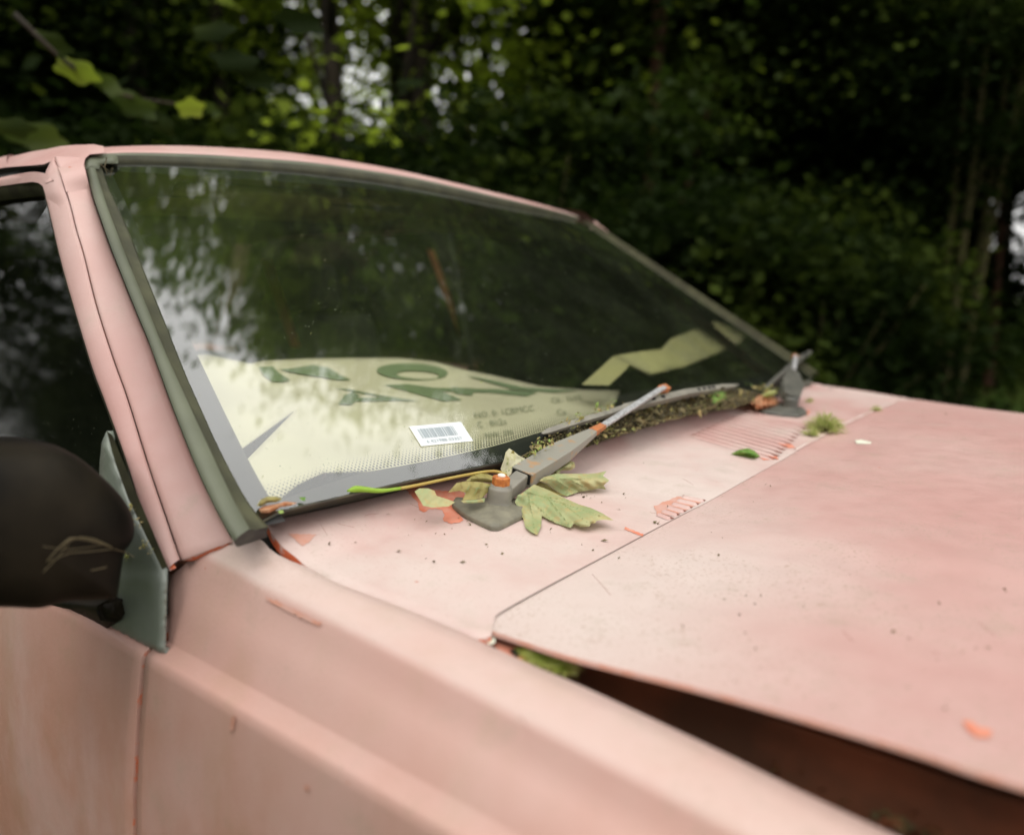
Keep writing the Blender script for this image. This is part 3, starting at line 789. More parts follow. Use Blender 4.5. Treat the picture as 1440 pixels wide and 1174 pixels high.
# front end
box('grille', (1.50, 0, .70), (.04, 1.0, .2), 'dark_trim', car, .01)
box('front_panel', (1.46, 0, .56), (.05, 1.5, .42), 'pink_side', car, .02)
box('bumper', (1.56, 0, .45), (.14, 1.62, .17), 'plastic_black', car, .02)
for sg in (-1, 1): box('headlight', (1.50, sg*.60, .70), (.05, .26, .18), 'lamp', car, .012)
for x in (.82, -2.15):
    for sg in (-1, 1):
        wh = lathe('wheel', (x, sg*.70, .315), (0, sg, 0), [(.20, 0), (.30, 0), (.315, .02), (.315, .15), (.30, .17), (.20, .17), (.195, .14), (.05, .13)], 'tyre', car)
        lathe('rim', (x, sg*.70, .315), (0, sg, 0), [(.19, .02), (.19, .165), (.16, .15), (.06, .16), (.05, .175), (.01, .178)], 'steel', wh)
for sg in (-1, 1): box('side_trim', (-1.6, sg*.69, .62), (2.6, .02, .50), 'dark_trim', car, .004)
box('floor_pan', (-1.1, 0, .30), (2.5, 1.5, .04), 'dark_trim', car, 0)

# --- interior
A = []
for x, z in ((-.015, .935), (-.10, .935), (-.28, .930), (-.36, .90), (-.38, .80), (-.34, .60)): A.append([(x, y, z+.01*(1-(y/.74)**2)) for y in np.linspace(-.73, .73, 30)])
panel('dashboard', A, 'dark_trim', car, flip=False)
mk('trough_floor', [(.06, -.75, .925), (.06, .75, .94), (-.05, .75, .935), (-.05, -.75, .922)], [(0, 1, 2, 3)], 'rubber', car, False)
hl = rf[1:, 2:-2].copy(); hl[..., 2] -= .03; hl[..., 0] += -.02
panel('headlining', hl, 'headliner', car)
hdr = np.array([Kc+GN*-.007, Kc+GN*-.03+np.array([-.03, 0, -.02]), Kc+np.array([-.10, 0, -.030])])
panel('header_trim', hdr, 'headliner', car)
for y0, y1 in ((-.50, -.03), (.06, .52)):
    P = []
    for t in np.linspace(0, 1, 8):
        a = gp(.93, (y0+(y1-y0)*t)/.62)+np.array([-.055, 0, -.005]); b = a+np.array([-.155, 0, -.028])
        P.append([a, a*.5+b*.5+np.array([0, 0, -.004]), b])
    solid(panel('sun_visor', np.array(P), 'visor', car), .014, 0, .004)
for y in (-.38, .38):
    st_ = box('seat', (-1.05, y, .50), (.52, .50, .18), 'cloth', car, .05)
    rr = Matrix.Rotation(R(-14), 3, 'Y')
    box('backrest', (-1.36, y, .80), (.14, .48, .58), 'cloth', st_, .05, rr)
    box('headrest', (-1.45, y, 1.16), (.09, .26, .16), 'cloth', st_, .03, rr)
rs_ = box('rear_seat', (-1.85, 0, .48), (.5, 1.3, .2), 'cloth', car, .05)
box('backrest', (-2.12, 0, .72), (.14, 1.28, .42), 'cloth', rs_, .05, Matrix.Rotation(R(-16), 3, 'Y'))
for y0, z0, y1, z1 in ((.02, 1.24, .095, 1.02), (.60, 1.285, .80, .90)):
    a = np.array([-1.1, y0, z0]); b = np.array([-1.1, y1, z1])
    beam('seat_belt', [(a, (0, .014, 0), (.001, 0, 0)), (b, (0, .014, 0), (.001, 0, 0))], 'belt', car, 0)

# --- door mirror and its sail plate
sail_px = [(150, 606), (143, 622), (140, 650), (139, 700), (139, 760), (146, 800), (150, 840), (118, 861), (132, 873), (180, 899), (233, 925), (236, 800), (214, 765), (186, 706), (160, 636)]
cSa = -1.075+.0
def psail(px, py, h=0.): return U(px, py, np.array([0, 1., -.10]), -.8105-.0927+.0-h)
sail = patch('mirror_plate', sail_px, 'plastic_grey', door, psail, hfun=lambda p, d: .004*sm(d/6)+.003*sm((p[1]-795)/25), step=7)
solid(sail, .006, -1)
ss = [(150, 606), (158, 612), (186, 680), (214, 745), (236, 797), (228, 800), (206, 755), (180, 700), (162, 650)]
patch('window_seal', ss, 'seal_dark', door, psail, hfun=lambda p, d: .005, step=8)
# housing: rounded shell, built from sections along its width
def house(px, py, x=-.1): return U(px, py, X, x)
outl = [(-220, 640), (-160, 622), (-80, 618), (0, 620), (50, 621), (78, 626), (106, 641), (135, 665), (158, 688), (171, 706), (177, 722), (178, 744), (172, 758), (164, 768), (160, 790), (154, 830), (150, 836), (120, 838), (80, 840), (40, 850), (0, 849), (-80, 846), (-160, 838), (-215, 820), (-232, 740)]
O3 = cr([house(*p) for p in outl+[outl[0]]], 121)[:-1]
cen = O3.mean(0); V = []; F = []
lv = [(-.055, .93), (-.045, .985), (0., 1.0), (.012, .985), (.028, .93), (.040, .83), (.048, .66), (.052, .4), (.0535, .12)]
for dx, k in lv:
    for p in O3: q = cen+(p-cen)*k; V.append(q+np.array([dx, 0, 0]))
n_ = len(O3)
for i in range(len(lv)-1):
    for j in range(n_): F.append((i*n_+j, i*n_+(j+1) % n_, (i+1)*n_+(j+1) % n_, (i+1)*n_+j))
F.append(tuple(range(n_))[::-1]); F.append(tuple((len(lv)-1)*n_+j for j in range(n_)))
mir = mk('door_mirror', V, [f[::-1] for f in F], 'plastic_black', door)
mk('mirror_glass', [cen+(p-cen)*.88+np.array([-.0555, 0, 0]) for p in O3], [tuple(range(n_))], 'steel', mir, False)
ft = [(30, 852), (45, 840), (150, 838), (168, 845), (172, 870), (150, 884), (128, 872), (100, 860)]
foot = patch('mirror_foot', ft, 'plastic_black', door, lambda x_, y_, h: U(x_, y_, Y, -.826-h), hfun=lambda p, d: .012*sm(d/14), step=6)
solid(foot, .02, -1)

# ================================================================== wipers
def wiper(kx, pad_px, knob_px, arm_a, arm_b, blade_a, blade_b, near, split=None):
    w_ = None
    P = np.array([UT(*p) for p in pad_px]); n = len(P)
    cen = P.mean(0)
    V = []; F = []
    lv = [(1.0, .0005), (1.0, .004), (.97, .0058), (.80, .0072), (.45, .009), (.30, .011)]
    Q = cr(list(P)+[P[0]], 61)[:-1] if near is None else None
    # outline with rounded corners
    pts = []
    for i in range(n):
        a, b, c = P[i-1], P[i], P[(i+1) % n]
        for t in (0, .33, .66, 1):
            r0 = b+(a-b)*.12*(1-t); r1 = b+(c-b)*.12*t; pts.append(r0*(1-t)+r1*t)
    Q = np.array(pts); m_ = len(Q)
    kc = UT(*knob_px)
    for k, h in lv:
        for q in Q:
            c_ = cen*(1-(1-k))+kc*(1-k) if False else None
            v = kc+(q-kc)*k if k < .9 else cen+(q-cen)*k
            v = v.copy(); v[2] = float(T(v[0], v[1]))+h; V.append(v)
    for i in range(len(lv)-1):
        for j in range(m_): F.append((i*m_+j, i*m_+(j+1) % m_, (i+1)*m_+(j+1) % m_, (i+1)*m_+j))
    F.append(tuple((len(lv)-1)*m_+j for j in range(m_)))
    pad = mk('wiper_pad', V, F, 'pad_grey', car, True)
    ax = np.array([.10, 0.04, 1.]); ax /= np.linalg.norm(ax)
    kn = lathe('wiper_spindle', kc+np.array([0, 0, .006]), ax, [(.0165, 0), (.0145, .003), (.0135, .008), (.0135, .0185), (.0128, .021), (.0105, .0225), (.0105, .0235)], 'wiper_grey', pad)
    lathe('nut', kc+np.array([0, 0, .006])+ax*.0225, ax, [(.0098, 0), (.0098, .009), (.0085, .0105)], 'nut', pad, seg=6, smooth=False)
    lathe('bolt_end', kc+np.array([0, 0, .006])+ax*.032, ax, [(.0045, 0), (.0042, .0028), (.0030, .0036)], 'bolt_end', pad, seg=16)
    A0 = kc+ax*.018; 
    return pad, kc, ax
pad, kc, kax = wiper(1, [(635, 713), (641, 704), (722, 706), (748, 720), (744, 726), (702, 747), (690, 747), (656, 731)], (701, 718), None, None, None, None, True)
arm = None
def arm_build(P0, P1, P2, wid, hts, upv, split_mat=True):
    """P0 hinge, P1 end of the pressed channel, P2 tip on the glass"""
    P0, P1, P2 = map(np.array, (P0, P1, P2)); d = P1-P0; d /= np.linalg.norm(d)
    s = np.cross(d, upv); s /= np.linalg.norm(s); u_ = np.cross(s, d)
    a = beam('wiper_arm', [(P0, s*wid[0], u_*hts[0]), (P0*.55+P1*.45, s*wid[1]*1.25, u_*hts[1]*1.1), (P0*.12+P1*.88, s*wid[2], u_*hts[2])], 'wiper_paint', car, .0012)
    beam('rusty_sleeve', [(P0*.13+P1*.87, s*wid[2]*1.04, u_*hts[2]*1.05), (P1+(P2-P1)*.02, s*wid[2]*.82, u_*hts[2]*.75)], 'rust', a, .0006)
    beam('steel_strip', [(P1-d*.004, s*.0046, u_*.0017), (P2*.9+P1*.1, s*.0046, u_*.0017), (P2, s*.0046, u_*.0015)], 'steel', a, .0004)
    return a, d, s, u_
P0 = U(738, 668, Z, kc[2]+.030); P2 = UG(934, 544, .030)
def on_line(a, b, px):
    lo, hi = 0, 1
    for _ in range(40):
        m_ = (lo+hi)/2
        if PR(a+(b-a)*m_)[0] < px: lo = m_
        else: hi = m_
    return a+(b-a)*lo
P1 = on_line(P0, P2, 846)
upv = np.array([.25, -.1, 1.])
arm, dA, sA, uA = arm_build(P0-(P1-P0)*.04, P1, P2, (.0140, .0112, .0060), (.0088, .0068, .0034), upv)
# knuckle between spindle and channel, with the dark fork slot
k0 = kc+kax*.016; kn1 = P0+dA*.014
beam('wiper_knuckle', [(k0+dA*.004, sA*.0085, uA*.0085), (k0*.4+kn1*.6, sA*.0085, uA*.0088), (kn1, sA*.0082, uA*.0080)], 'wiper_grey', arm, .002)
PS = P0-(P1-P0)*.04
beam('fork_slot', [(PS-dA*.0006+uA*.0012, sA*.0120, uA*.0062), (PS+dA*.0008+uA*.0012, sA*.0120, uA*.0062)], 'black', arm, 0)
tube('hinge_pin', [P0-sA*.0132+dA*.004, P0+sA*.0132+dA*.004], .0022, 'steel', arm)
def blade_build(pa, pb, clip, arm_, name='wiper_blade', nh=4):
    a, b = np.array(pa), np.array(pb); d = b-a; L = np.linalg.norm(d); d /= L
    s = np.cross(d, GN); s /= np.linalg.norm(s)
    A = [(0, .0015, .0006), (.02, .0038, .0022), (.08, .0040, .0030), (.30, .0042, .0040), (.315, .0056, .0048), (.62, .0058, .0055), (.88, .0052, .0042), (.96, .0034, .0028), (1, .0008, .0010)]
    bl = beam('wiper_blade', [(a+d*L*t+GN*(.010+.012*math.sin(math.pi*min(1, t*1.05))), s*w1, GN*h1) for t, w1, h1 in A], 'wiper_grey', car, .0007)
    beam('rubber_edge', [(a+d*L*t+GN*.0035, s*.0028, GN*.0035) for t in (0, .3, .6, .97)], 'rubber', bl, 0)
    for t in (.10, .36, .66, .9):
        beam('blade_claw', [(a+d*L*(t-.012)+GN*.008, s*.0050, GN*.0045), (a+d*L*(t+.012)+GN*.008, s*.0050, GN*.0045)], 'wiper_grey', bl, .0008)
    for t in (.44, .49, .70, .735, .77, .80):
        c_ = a+d*L*t+GN*(.010+.012*math.sin(math.pi*min(1, t*1.05))+.0052)
        beam('slot', [(c_-d*.004, s*.0022, GN*.0007), (c_+d*.004, s*.0022, GN*.0007)], 'black', bl, 0)
    c_ = clip
    beam('rusty_clip', [(c_-d*.010, s*.0058, GN*.004), (c_+d*.014, s*.0062, GN*.0048)], 'rust', bl, .001)
    return bl
blade_build(UG(757, 618, .002), UG(1034, 547, .002), P2-GN*.004, arm)
# far wiper
pad2, kc2, kax2 = wiper(1, [(1058, 573), (1068, 568), (1100, 569), (1130, 577), (1136, 583), (1124, 588), (1098, 586), (1070, 582)], (1110, 580), None, None, None, None, True)
Q0 = kc2+np.array([0, 0, .026]); Q2 = UG(1119, 500, .035)
Q1 = Q0*.35+Q2*.65
arm2, d2, s2, u2 = arm_build(Q0, Q1, Q2, (.0150, .0175, .0105), (.0085, .0075, .0045), np.array([.5, -.6, .6]))
for c in [c for c in list(arm2.children)+list(pad2.children) if c.name.startswith(('rusty_sleeve', 'nut', 'bolt_end'))]: bpy.data.objects.remove(c)
beam('wiper_knuckle', [(kc2+kax2*.012, s2*.010, u2*.010), (Q0+d2*.02, s2*.009, u2*.009)], 'wiper_grey', arm2, .002)
bl2 = blade_build(UG(1072, 551, .004), UG(1138, 498, .004), Q2-GN*.004, arm2)

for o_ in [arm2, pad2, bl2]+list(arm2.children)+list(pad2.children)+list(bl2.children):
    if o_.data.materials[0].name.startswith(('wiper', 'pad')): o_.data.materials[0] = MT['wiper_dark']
# --- cowl vents: real pressed louvres
def louvres(px_a, px_b, px_c, px_d, n, name='vent_louvre', depth=.0022):
    """a-b: line of left ends (px), c-d: line of right ends"""
    aa, bb = UT(*px_a), UT(*px_b); dd = UT(*px_c)-aa; dd /= np.linalg.norm(dd); vv_ = bb-aa; pitch = np.linalg.norm(vv_-dd*(vv_@dd))/(n-1)
    for i in range(n):
        t = i/(n-1)
        a = UT(px_a[0]+(px_b[0]-px_a[0])*t, px_a[1]+(px_b[1]-px_a[1])*t); b = UT(px_c[0]+(px_d[0]-px_c[0])*t, px_c[1]+(px_d[1]-px_c[1])*t)
        W_, F_, wr = [], [], []
        d = b-a; d /= np.linalg.norm(d); s = np.array([-d[1], d[0], 0])*pitch*.26; s = s if s[1] > 0 else -s
        K = 14
        for k in range(K+1):
            c = a+(b-a)*k/K; z = T(c[0], c[1]); e_ = min(1, min(k, K-k)/1.2)
            for off, h in ((-1, .0003), (-.4, .0018), (.3, .0026), (.75, .0022), (.80, -.0002)):
                q = c+s*off*(.3+.7*e_); q = np.array([q[0], q[1], T(q[0], q[1])+h*e_+.0002]); W_.append(q); wr.append(.0)
        for k in range(K):
            for m_ in range(4): F_.append((k*5+m_, (k+1)*5+m_, (k+1)*5+m_+1, k*5+m_+1))
        o = mk(name, W_, F_, 'pink_top', cowl, True, {'wear': wr, 'sheen': [.1]*len(W_)})
        # dark throat beside each louvre
        q = [a+s*.78, b+s*.78, b+s*2.1, a+s*2.1]
        mk('vent_slot', [(v[0], v[1], T(v[0], v[1])+.0006) for v in q], [(0, 1, 2, 3)], 'slot_red', cowl, False)
MT['slot_red'] = mat('slot_red', (.19, .07, .05), .9)
louvres((968, 612), (1046, 578), (1086, 647), (1133, 600), 12)
louvres((924, 724), (958, 699), (942, 731), (990, 706), 6)

# --- bare primer patches and scratches on the paint
def pp(poly, proj, parent, m='primer', jag=.5, off=.0005, step=3.):
    return patch('primer_patch', poly, m, parent, lambda x_, y_, h: proj(x_, y_, off), step=step, jag=jag)
pp([(571, 688), (585, 683), (625, 690), (652, 690), (655, 705), (640, 712), (652, 732), (643, 735), (633, 736), (623, 732), (624.5, 724), (621, 716), (603, 716), (597, 720), (590, 717), (588, 707), (580, 698)], UT, cowl, step=2.5)
pp([(405, 750), (445, 751), (436, 761), (426, 768)], UT, cowl, 'primer_pale', .3)
pp([(920, 712), (940, 702), (958, 697), (990, 704), (968, 716), (945, 724), (924, 725)], UT, cowl, 'primer_pale', .6)
pp([(1055, 640), (1090, 641), (1096, 646), (1075, 646)], UT, cowl)
pp([(1090, 620), (1112, 624), (1120, 630), (1100, 628)], UT, cowl)
pp([(1050, 560), (1078, 556), (1098, 566), (1086, 575), (1060, 575)], UT, cowl, off=.001)
pp([(1126, 574), (1140, 578), (1136, 584), (1120, 582)], UT, cowl)
pp([(880, 741), (905, 751), (903, 754), (878, 744)], UT, cowl, jag=.3, step=2)
pp([(1354, 1012), (1366, 1013), (1376, 1022), (1396, 1026), (1392, 1036), (1376, 1038), (1362, 1028)], lambda a, b, c: UF(a, b, Hd, c+.0004+.004*0), bon, jag=.8)
# scratch along the shoulder of the wing
def wing_at(px, py, off=.0006):
    best = None; d = ray(px, py); dn = d/np.linalg.norm(d)
    W_ = Wg[:70, :16]; rel = W_-CP; tt = rel@dn; pd = np.linalg.norm(rel-tt[..., None]*dn, axis=2)
    i, j = np.unravel_index(np.argmin(pd), pd.shape); p = W_[i, j]
    i0, i1 = max(0, i-1), min(len(W_)-1, i+1); j0, j1 = max(0, j-1), min(W_.shape[1]-1, j+1)
    n_ = np.cross(W_[i1, j]-W_[i0, j], W_[i, j1]-W_[i, j0]); n_ /= np.linalg.norm(n_)
    if n_@(CP-p) < 0: n_ = -n_
    t = (n_@(p-CP)+off)/(n_@d); return CP+d*t
pp([(373, 838), (400, 850), (430, 864), (452, 876), (448, 880), (420, 867), (395, 855), (374, 843)], lambda a, b, c: wing_at(a, b, .0010), car, 'primer_pale', jag=.8)
wall = lambda a, b, c: U(a, b, Y, -.8345)
for pl in ([(325, 1008), (331, 1006), (329, 1026), (323, 1028)], [(428, 1103), (434, 1104), (433, 1112), (428, 1111)]):
    pp(pl, lambda a, b, c: wing_at(a, b, .0012), car, 'primer_pale', .3, step=2)


sc = []
for _ in range(12):
    x0, y0 = rng.uniform(720, 1420), rng.uniform(600, 1040); a_s = rng.normal(.4, .5); L_ = rng.uniform(8, 40)
    sc.append((cr([UF(x0+t*L_*math.cos(a_s), y0+t*L_*math.sin(a_s)+rng.normal(0, .5), Hd, .00005) for t in (0, .4, 1)], 6), .00022))
V, F = tubes(sc, 3); tag(mk('paint_scratches', V, F, 'scratch', bon), kind='stuff')
sc = []
for _ in range(12):
    x0, y0 = rng.uniform(420, 1000), rng.uniform(640, 840); a_s = rng.normal(.2, .5); L_ = rng.uniform(6, 26)
    sc.append((cr([UT(x0+t*L_*math.cos(a_s), y0+t*L_*math.sin(a_s)+rng.normal(0, .5), .00005) for t in (0, .4, 1)], 6), .00018))
V, F = tubes(sc, 3); tag(mk('paint_scratches', V, F, 'scratch', cowl), kind='stuff')
# ================================================================== inside the windscreen: cardboard sheets
def Fc(x, y): return .958+.27*np.clip(-x-.11, 0, 1)-.10*np.clip(-x-.35, 0, 1)**2
def pc(px, py, h=0.): return UF(px, py, Fc, h)
card = patch('cardboard_sheet', [(240, 503), (262, 500), (290, 498), (352, 511), (372, 507), (430, 504), (500, 503), (560, 503), (610, 508), (650, 519), (700, 529), (760, 543), (820, 548), (872, 549), (860, 575), (800, 600), (740, 618), (640, 648), (520, 662), (455, 664), (420, 680), (385, 706), (340, 716), (338, 660), (345, 648), (418, 574), (326, 640), (306, 640), (262, 560)],
             'card', None, pc, step=9, hfun=lambda p, d: .004*math.sin(p[0]*.02)+.003*math.sin(p[1]*.09))
tag(card, 'large pale green cardboard sheet with big dark printed characters lying on the dashboard', 'cardboard')
solid(card, .003, -1)
def pr_(name, poly, m, h=.0022, step=5, jag=0.): return patch(name, poly, m, card, pc, hfun=lambda p, d: h+.004*math.sin(p[0]*.02)+.003*math.sin(p[1]*.09), step=step, jag=jag)
for pl in ([(364, 516), (384, 515), (392, 524), (408, 534), (398, 537), (382, 536), (371, 528)],
           [(392, 519), (410, 518), (440, 513), (462, 517), (478, 527), (494, 534), (474, 534), (452, 530), (430, 527), (410, 523)],
           [(470, 545), (490, 547), (530, 555), (590, 564), (560, 563), (500, 551)],
           [(476, 568), (484, 556), (496, 551), (506, 556), (500, 559), (560, 559), (566, 563), (500, 564), (494, 569)],
           [(540, 541), (574, 540), (610, 545), (700, 547), (756, 551), (742, 557), (690, 552), (620, 550), (650, 562), (624, 564), (580, 552)],
           [(655, 528), (690, 534), (740, 545), (812, 549), (780, 552), (720, 547)], [(636, 544), (668, 546), (664, 556), (640, 553)]):
    pr_('print_stroke', pl, 'print', step=6)
ring = [(580+50*math.cos(a), 522.5+11.5*math.sin(a)+2*math.cos(a)) for a in np.linspace(0, 2*math.pi, 40)]
inn = [(588+30*math.cos(a), 527+5.5*math.sin(a)+1.5*math.cos(a)) for a in np.linspace(2*math.pi, 0, 40)]
V = [pc(*p, .0022+.004*math.sin(p[0]*.02)+.003*math.sin(p[1]*.09)) for p in ring+inn[::-1]]
mk('print_stroke', V, [(i, i+1, 40+i+1, 40+i) for i in range(39)], 'print', card, False)
def words(name, txt, o, ux, vy, proj, m, parent, h):
    cu = bpy.data.curves.new(name, 'FONT'); cu.body = txt; cu.size = 1; cu.resolution_u = 2
    t = bpy.data.objects.new(name, cu); S.collection.objects.link(t)
    dg = bpy.context.evaluated_depsgraph_get(); me = bpy.data.meshes.new_from_object(t.evaluated_get(dg))
    bpy.data.objects.remove(t)
    V = [proj(o[0]+v.co.x*ux[0]+v.co.y*vy[0], o[1]+v.co.x*ux[1]+v.co.y*vy[1], h) for v in me.vertices]
    F = [tuple(p.vertices) for p in me.polygons]
    return mk(name, V, F, m, parent, False)
ph = lambda a, b, h: pc(a, b, h+.004*math.sin(a*.02)+.003*math.sin(b*.09))
for tx, o_, sc in (('NO. 0: 1CBMCC', (668, 588), 12), ('CK: 1LVE', (776, 567), 11), ('C : Bh2a', (672, 601), 12), ('Ca', (784, 584), 12), ('NW: 1M', (683, 616), 11)):
    words('printed_words', tx, o_, (sc, -sc*.13), (-sc*.32, -sc*.95), ph, 'print_grey', card, .0024)
# folded card by the far pillar
fy = lambda a, b, h=0.: UG(a, b, -.055-h)
fold = patch('folded_card', [(864, 500), (900, 494), (930, 491), (944, 476), (980, 462), (1008, 452), (1030, 460), (1051, 470), (1040, 482), (1000, 500), (960, 516), (915, 526), (890, 514)], 'card_yellow', None, fy, step=8, hfun=lambda p, d: .012*sm((p[0]-935)/20))
tag(fold, 'folded yellowish card leaning by the far windscreen pillar', 'card'); solid(fold, .004, -1)
patch('card_flap', [(818, 541), (862, 501), (886, 512), (880, 520), (856, 542)], 'card_yellow', fold, lambda a, b, h=0.: UG(a, b, -.055-h), step=8, hfun=lambda p, d: .03*(864-p[0])/46)
# barcode sticker behind the glass
pst = lambda u_, v_, h=0.: UG(*(np.array([575, 599.5])*(1-u_)*(1-v_)+np.array([648, 593])*u_*(1-v_)+np.array([665.5, 620])*u_*v_+np.array([592.5, 627.5])*(1-u_)*v_), .0010+h)
def q4(name, u0, v0, u1, v1, m, par, h=0.): return mk(name, [pst(u0, v0, h), pst(u1, v0, h), pst(u1, v1, h), pst(u0, v1, h)], [(3, 2, 1, 0)], m, par, False)
stk = q4('barcode_sticker', 0, 0, 1, 1, 'sticker', None)
tag(stk, 'small white barcode sticker low on the windscreen', 'sticker'); 
u_ = .12; bars = []
while u_ < .80:
    w_ = random.choice([.006, .010, .018, .024]); bars.append((u_, w_)); u_ += w_+random.choice([.008, .012, .02])
V, F = [], []
for b0, w_ in bars:
    k = len(V); V += [pst(b0, .16, .0004), pst(b0+w_, .16, .0004), pst(b0+w_, .62, .0004), pst(b0, .62, .0004)]; F.append((k+3, k+2, k+1, k))
mk('barcode', V, F, 'sticker_print', stk, False)
words('printed_digits', '6 421988 03357', (0.15, .86), (.105, 0), (0, -.20), lambda a, b, h: pst(a, b, h), 'sticker_print', stk, .0004)

# ================================================================== fallen leaves
HP = (712, 668)
def lobe(name, poly, m, hf, vein=None, step=2.6):
    def wf(p):
        if not vein: return 0.
        d = 99
        for a, b in vein:
            a, b = np.array(a, float), np.array(b, float); t = np.clip(((p-a)@(b-a))/((b-a)@(b-a)), 0, 1); d = min(d, np.linalg.norm(a+(b-a)*t-p)/(1.3-.9*t))
        return float(np.clip(1-d/1.1, 0, 1))
    return patch(name, poly, m, syc, lambda a, b, h: PN(a, b, h+.0008), lambda p, d: hf(p, d)+.0012*wf(p), step, wf)
sb = UT(712, 668, .008)
def PN(px, py, h=0.):           # whichever is met first: the cowl or the glass above it
    a, b = UT(px, py, h), UG(px, py, h)
    return a if np.linalg.norm(a-CP) < np.linalg.norm(b-CP) else b
syc = thing('sycamore_leaf', 'large wilted green sycamore leaf with a long stalk pinned under the near wiper pivot', 'leaf', tuple(sb))
main = [(733, 694), (751, 681), (767, 687), (782, 694), (798, 702), (814, 709), (831, 714), (848, 722), (863, 731.5), (848, 730.5), (839, 732), (837, 735.5), (831, 736), (829, 740), (817, 741), (807, 736), (802, 742), (792, 739), (782, 735.5), (771, 730), (762, 725), (761, 740), (755.5, 752), (747, 748), (739, 742), (736, 730), (730, 716), (724, 706), (728, 696)]
lobe('leaf_lobe', main, 'sycamore', step=1.7, hf=lambda p, d: .0015+.009*sm((724-p[1]+(p[0]-745)*.42)/34)+.0035*sm((770-p[0])/25)*sm((735-p[1])/20)+.0004*math.sin(p[0]*.30-p[1]*.34)+.0006*math.sin(p[0]*.13+p[1]*.2)+.001*sm(d/3), vein=[((738, 690), (850, 727)), ((742, 690), (752, 745)), ((770, 700), (800, 737)), ((790, 707), (826, 734)), ((765, 698), (800, 704)), ((748, 705), (778, 732))])
lobe('leaf_lobe', [(758, 676), (764, 671), (782, 666), (804, 666), (829, 666), (840, 665), (853, 662), (848, 669), (857, 675.5), (849, 682), (852, 688), (842, 687), (831, 689), (815.5, 691), (797, 697.5), (782, 690), (769, 680)], 'sycamore',
     lambda p, d: .0015+.014*sm((694-p[1])/22)+.0005*math.sin(p[0]*.3-p[1]*.4)+.001*sm(d/3), [((764, 674), (850, 672)), ((782, 675), (806, 691)), ((800, 673), (826, 687))], 1.7)
lobe('leaf_lobe', [(776, 668), (780, 662), (791, 653), (800, 647), (808, 650), (809, 657), (803, 661), (789, 662), (784, 668)], 'sycamore', lambda p, d: .002+.007*sm(d/5), [((780, 665), (805, 652))])
lobe('leaf_underside', [(745, 676), (758, 677), (769, 681), (783, 691), (797, 698), (780, 694), (760, 686), (750, 682)], 'sycamore_brown', lambda p, d: .001)
lobe('leaf_lobe', [(708, 668), (704, 659), (709, 645), (711, 636), (716, 630.5), (722, 634), (729, 640), (739, 645), (730, 652), (722, 662), (715, 670)], 'sycamore_pale', lambda p, d: .004+.010*sm((668-p[1])/30)-.002*sm(d/6), [((711, 668), (716, 634)), ((712, 664), (735, 646))])
lobe('leaf_lobe', [(630, 692.5), (642, 679), (655, 676.5), (678, 678), (697, 682), (690, 688), (684, 694), (678, 700), (668, 702.5), (650, 703.5), (655, 693), (646, 690)], 'sycamore_brown', lambda p, d: .002+.009*sm((702-p[1])/24)+.0004*math.sin(p[0]*.45+p[1]*.25), [((694, 683), (650, 690)), ((675, 679), (664, 701)), ((662, 678), (656, 692))])
lobe('leaf_lobe', [(648, 704), (668, 703), (682, 700), (681, 706), (664, 707.5), (652, 707)], 'sycamore', lambda p, d: .002+.004*sm(d/4))
lobe('leaf_lobe', [(655, 676), (664, 668), (676, 663), (690, 668), (704, 672), (700, 681), (684, 678), (668, 677)], 'sycamore_brown', lambda p, d: .002+.005*sm(d/5))
st_px = [(489, 690.5), (500, 687.5), (516, 688.5), (535, 690), (560, 687), (590, 681.5), (625, 674), (660, 667), (685, 663), (700, 663.5), (712, 669)]
st3 = [PN(p[0], p[1], .0045) for p in st_px]
stc = cr(st3, 50); rr_ = np.interp(np.linspace(0, 1, 50), [0, .04, .12, .25, .9, 1], [.0012, .0034, .0026, .0017, .0017, .0024])
tube('leaf_stalk', stc[:15], rr_[:15], 'petiole_green', syc); tube('leaf_stalk', stc[14:], rr_[14:], 'petiole', syc)

lid = [0]
def smallleaf(label, poly, m, proj, hf, step=2.5, cat='leaf', name='fallen_leaf', group=None):
    o = patch(name, poly, m, None, proj, hf, step)
    return tag(o, label, cat, group)
PT = lambda a, b, h: PN(a, b, h+.001)
smallleaf('small ragged green leaf on bare orange primer left of the near wiper pad', [(583, 691), (590, 686.5), (602, 686.5), (611, 690), (614, 697), (627, 701), (640, 706), (631, 712), (608, 713.5), (595, 711), (590, 702)], 'sycamore', PT, lambda p, d: .001+.003*sm((708-p[1])/16)+.0002*math.sin(p[0]*.45+p[1]*.5))
smallleaf('bright green curled leaf beside the cowl louvres', [(1028, 638), (1040, 632), (1052, 630), (1060, 633), (1069, 641), (1062, 644), (1048, 640), (1036, 639)], 'leaf_green', PT, lambda p, d: .001+.007*sm(d/4))
smallleaf('grey sliver of dry leaf lying on the bonnet', [(1202, 619), (1212, 618), (1226, 622), (1224, 624), (1205, 623.5)], 'card_pale', lambda a, b, h: UF(a, b, Hd, h+.001), lambda p, d: .001, 2.5)
smallleaf('crumpled orange leaf piled behind the far wiper pad', [(1056, 566), (1066, 556), (1078, 554), (1090, 558), (1098, 568), (1090, 573), (1076, 574), (1064, 576)], 'leaf_orange', PT, lambda p, d: .003+.008*sm(d/5)+.003*math.sin(p[0]*.9))
smallleaf('pale green leaf standing on the orange leaf behind the far wiper', [(1070, 556), (1078, 549), (1090, 548), (1094, 552), (1086, 557), (1076, 558)], 'moss', PT, lambda p, d: .016+.008*sm(d/4))
smallleaf('small square green leaf stuck in the debris beneath the near blade tip', [(997, 549), (1018, 545), (1022, 560), (1008, 570), (1001, 566)], 'leaf_green', lambda a, b, h: UG(a, b, .006+h), lambda p, d: .004*sm(d/4))
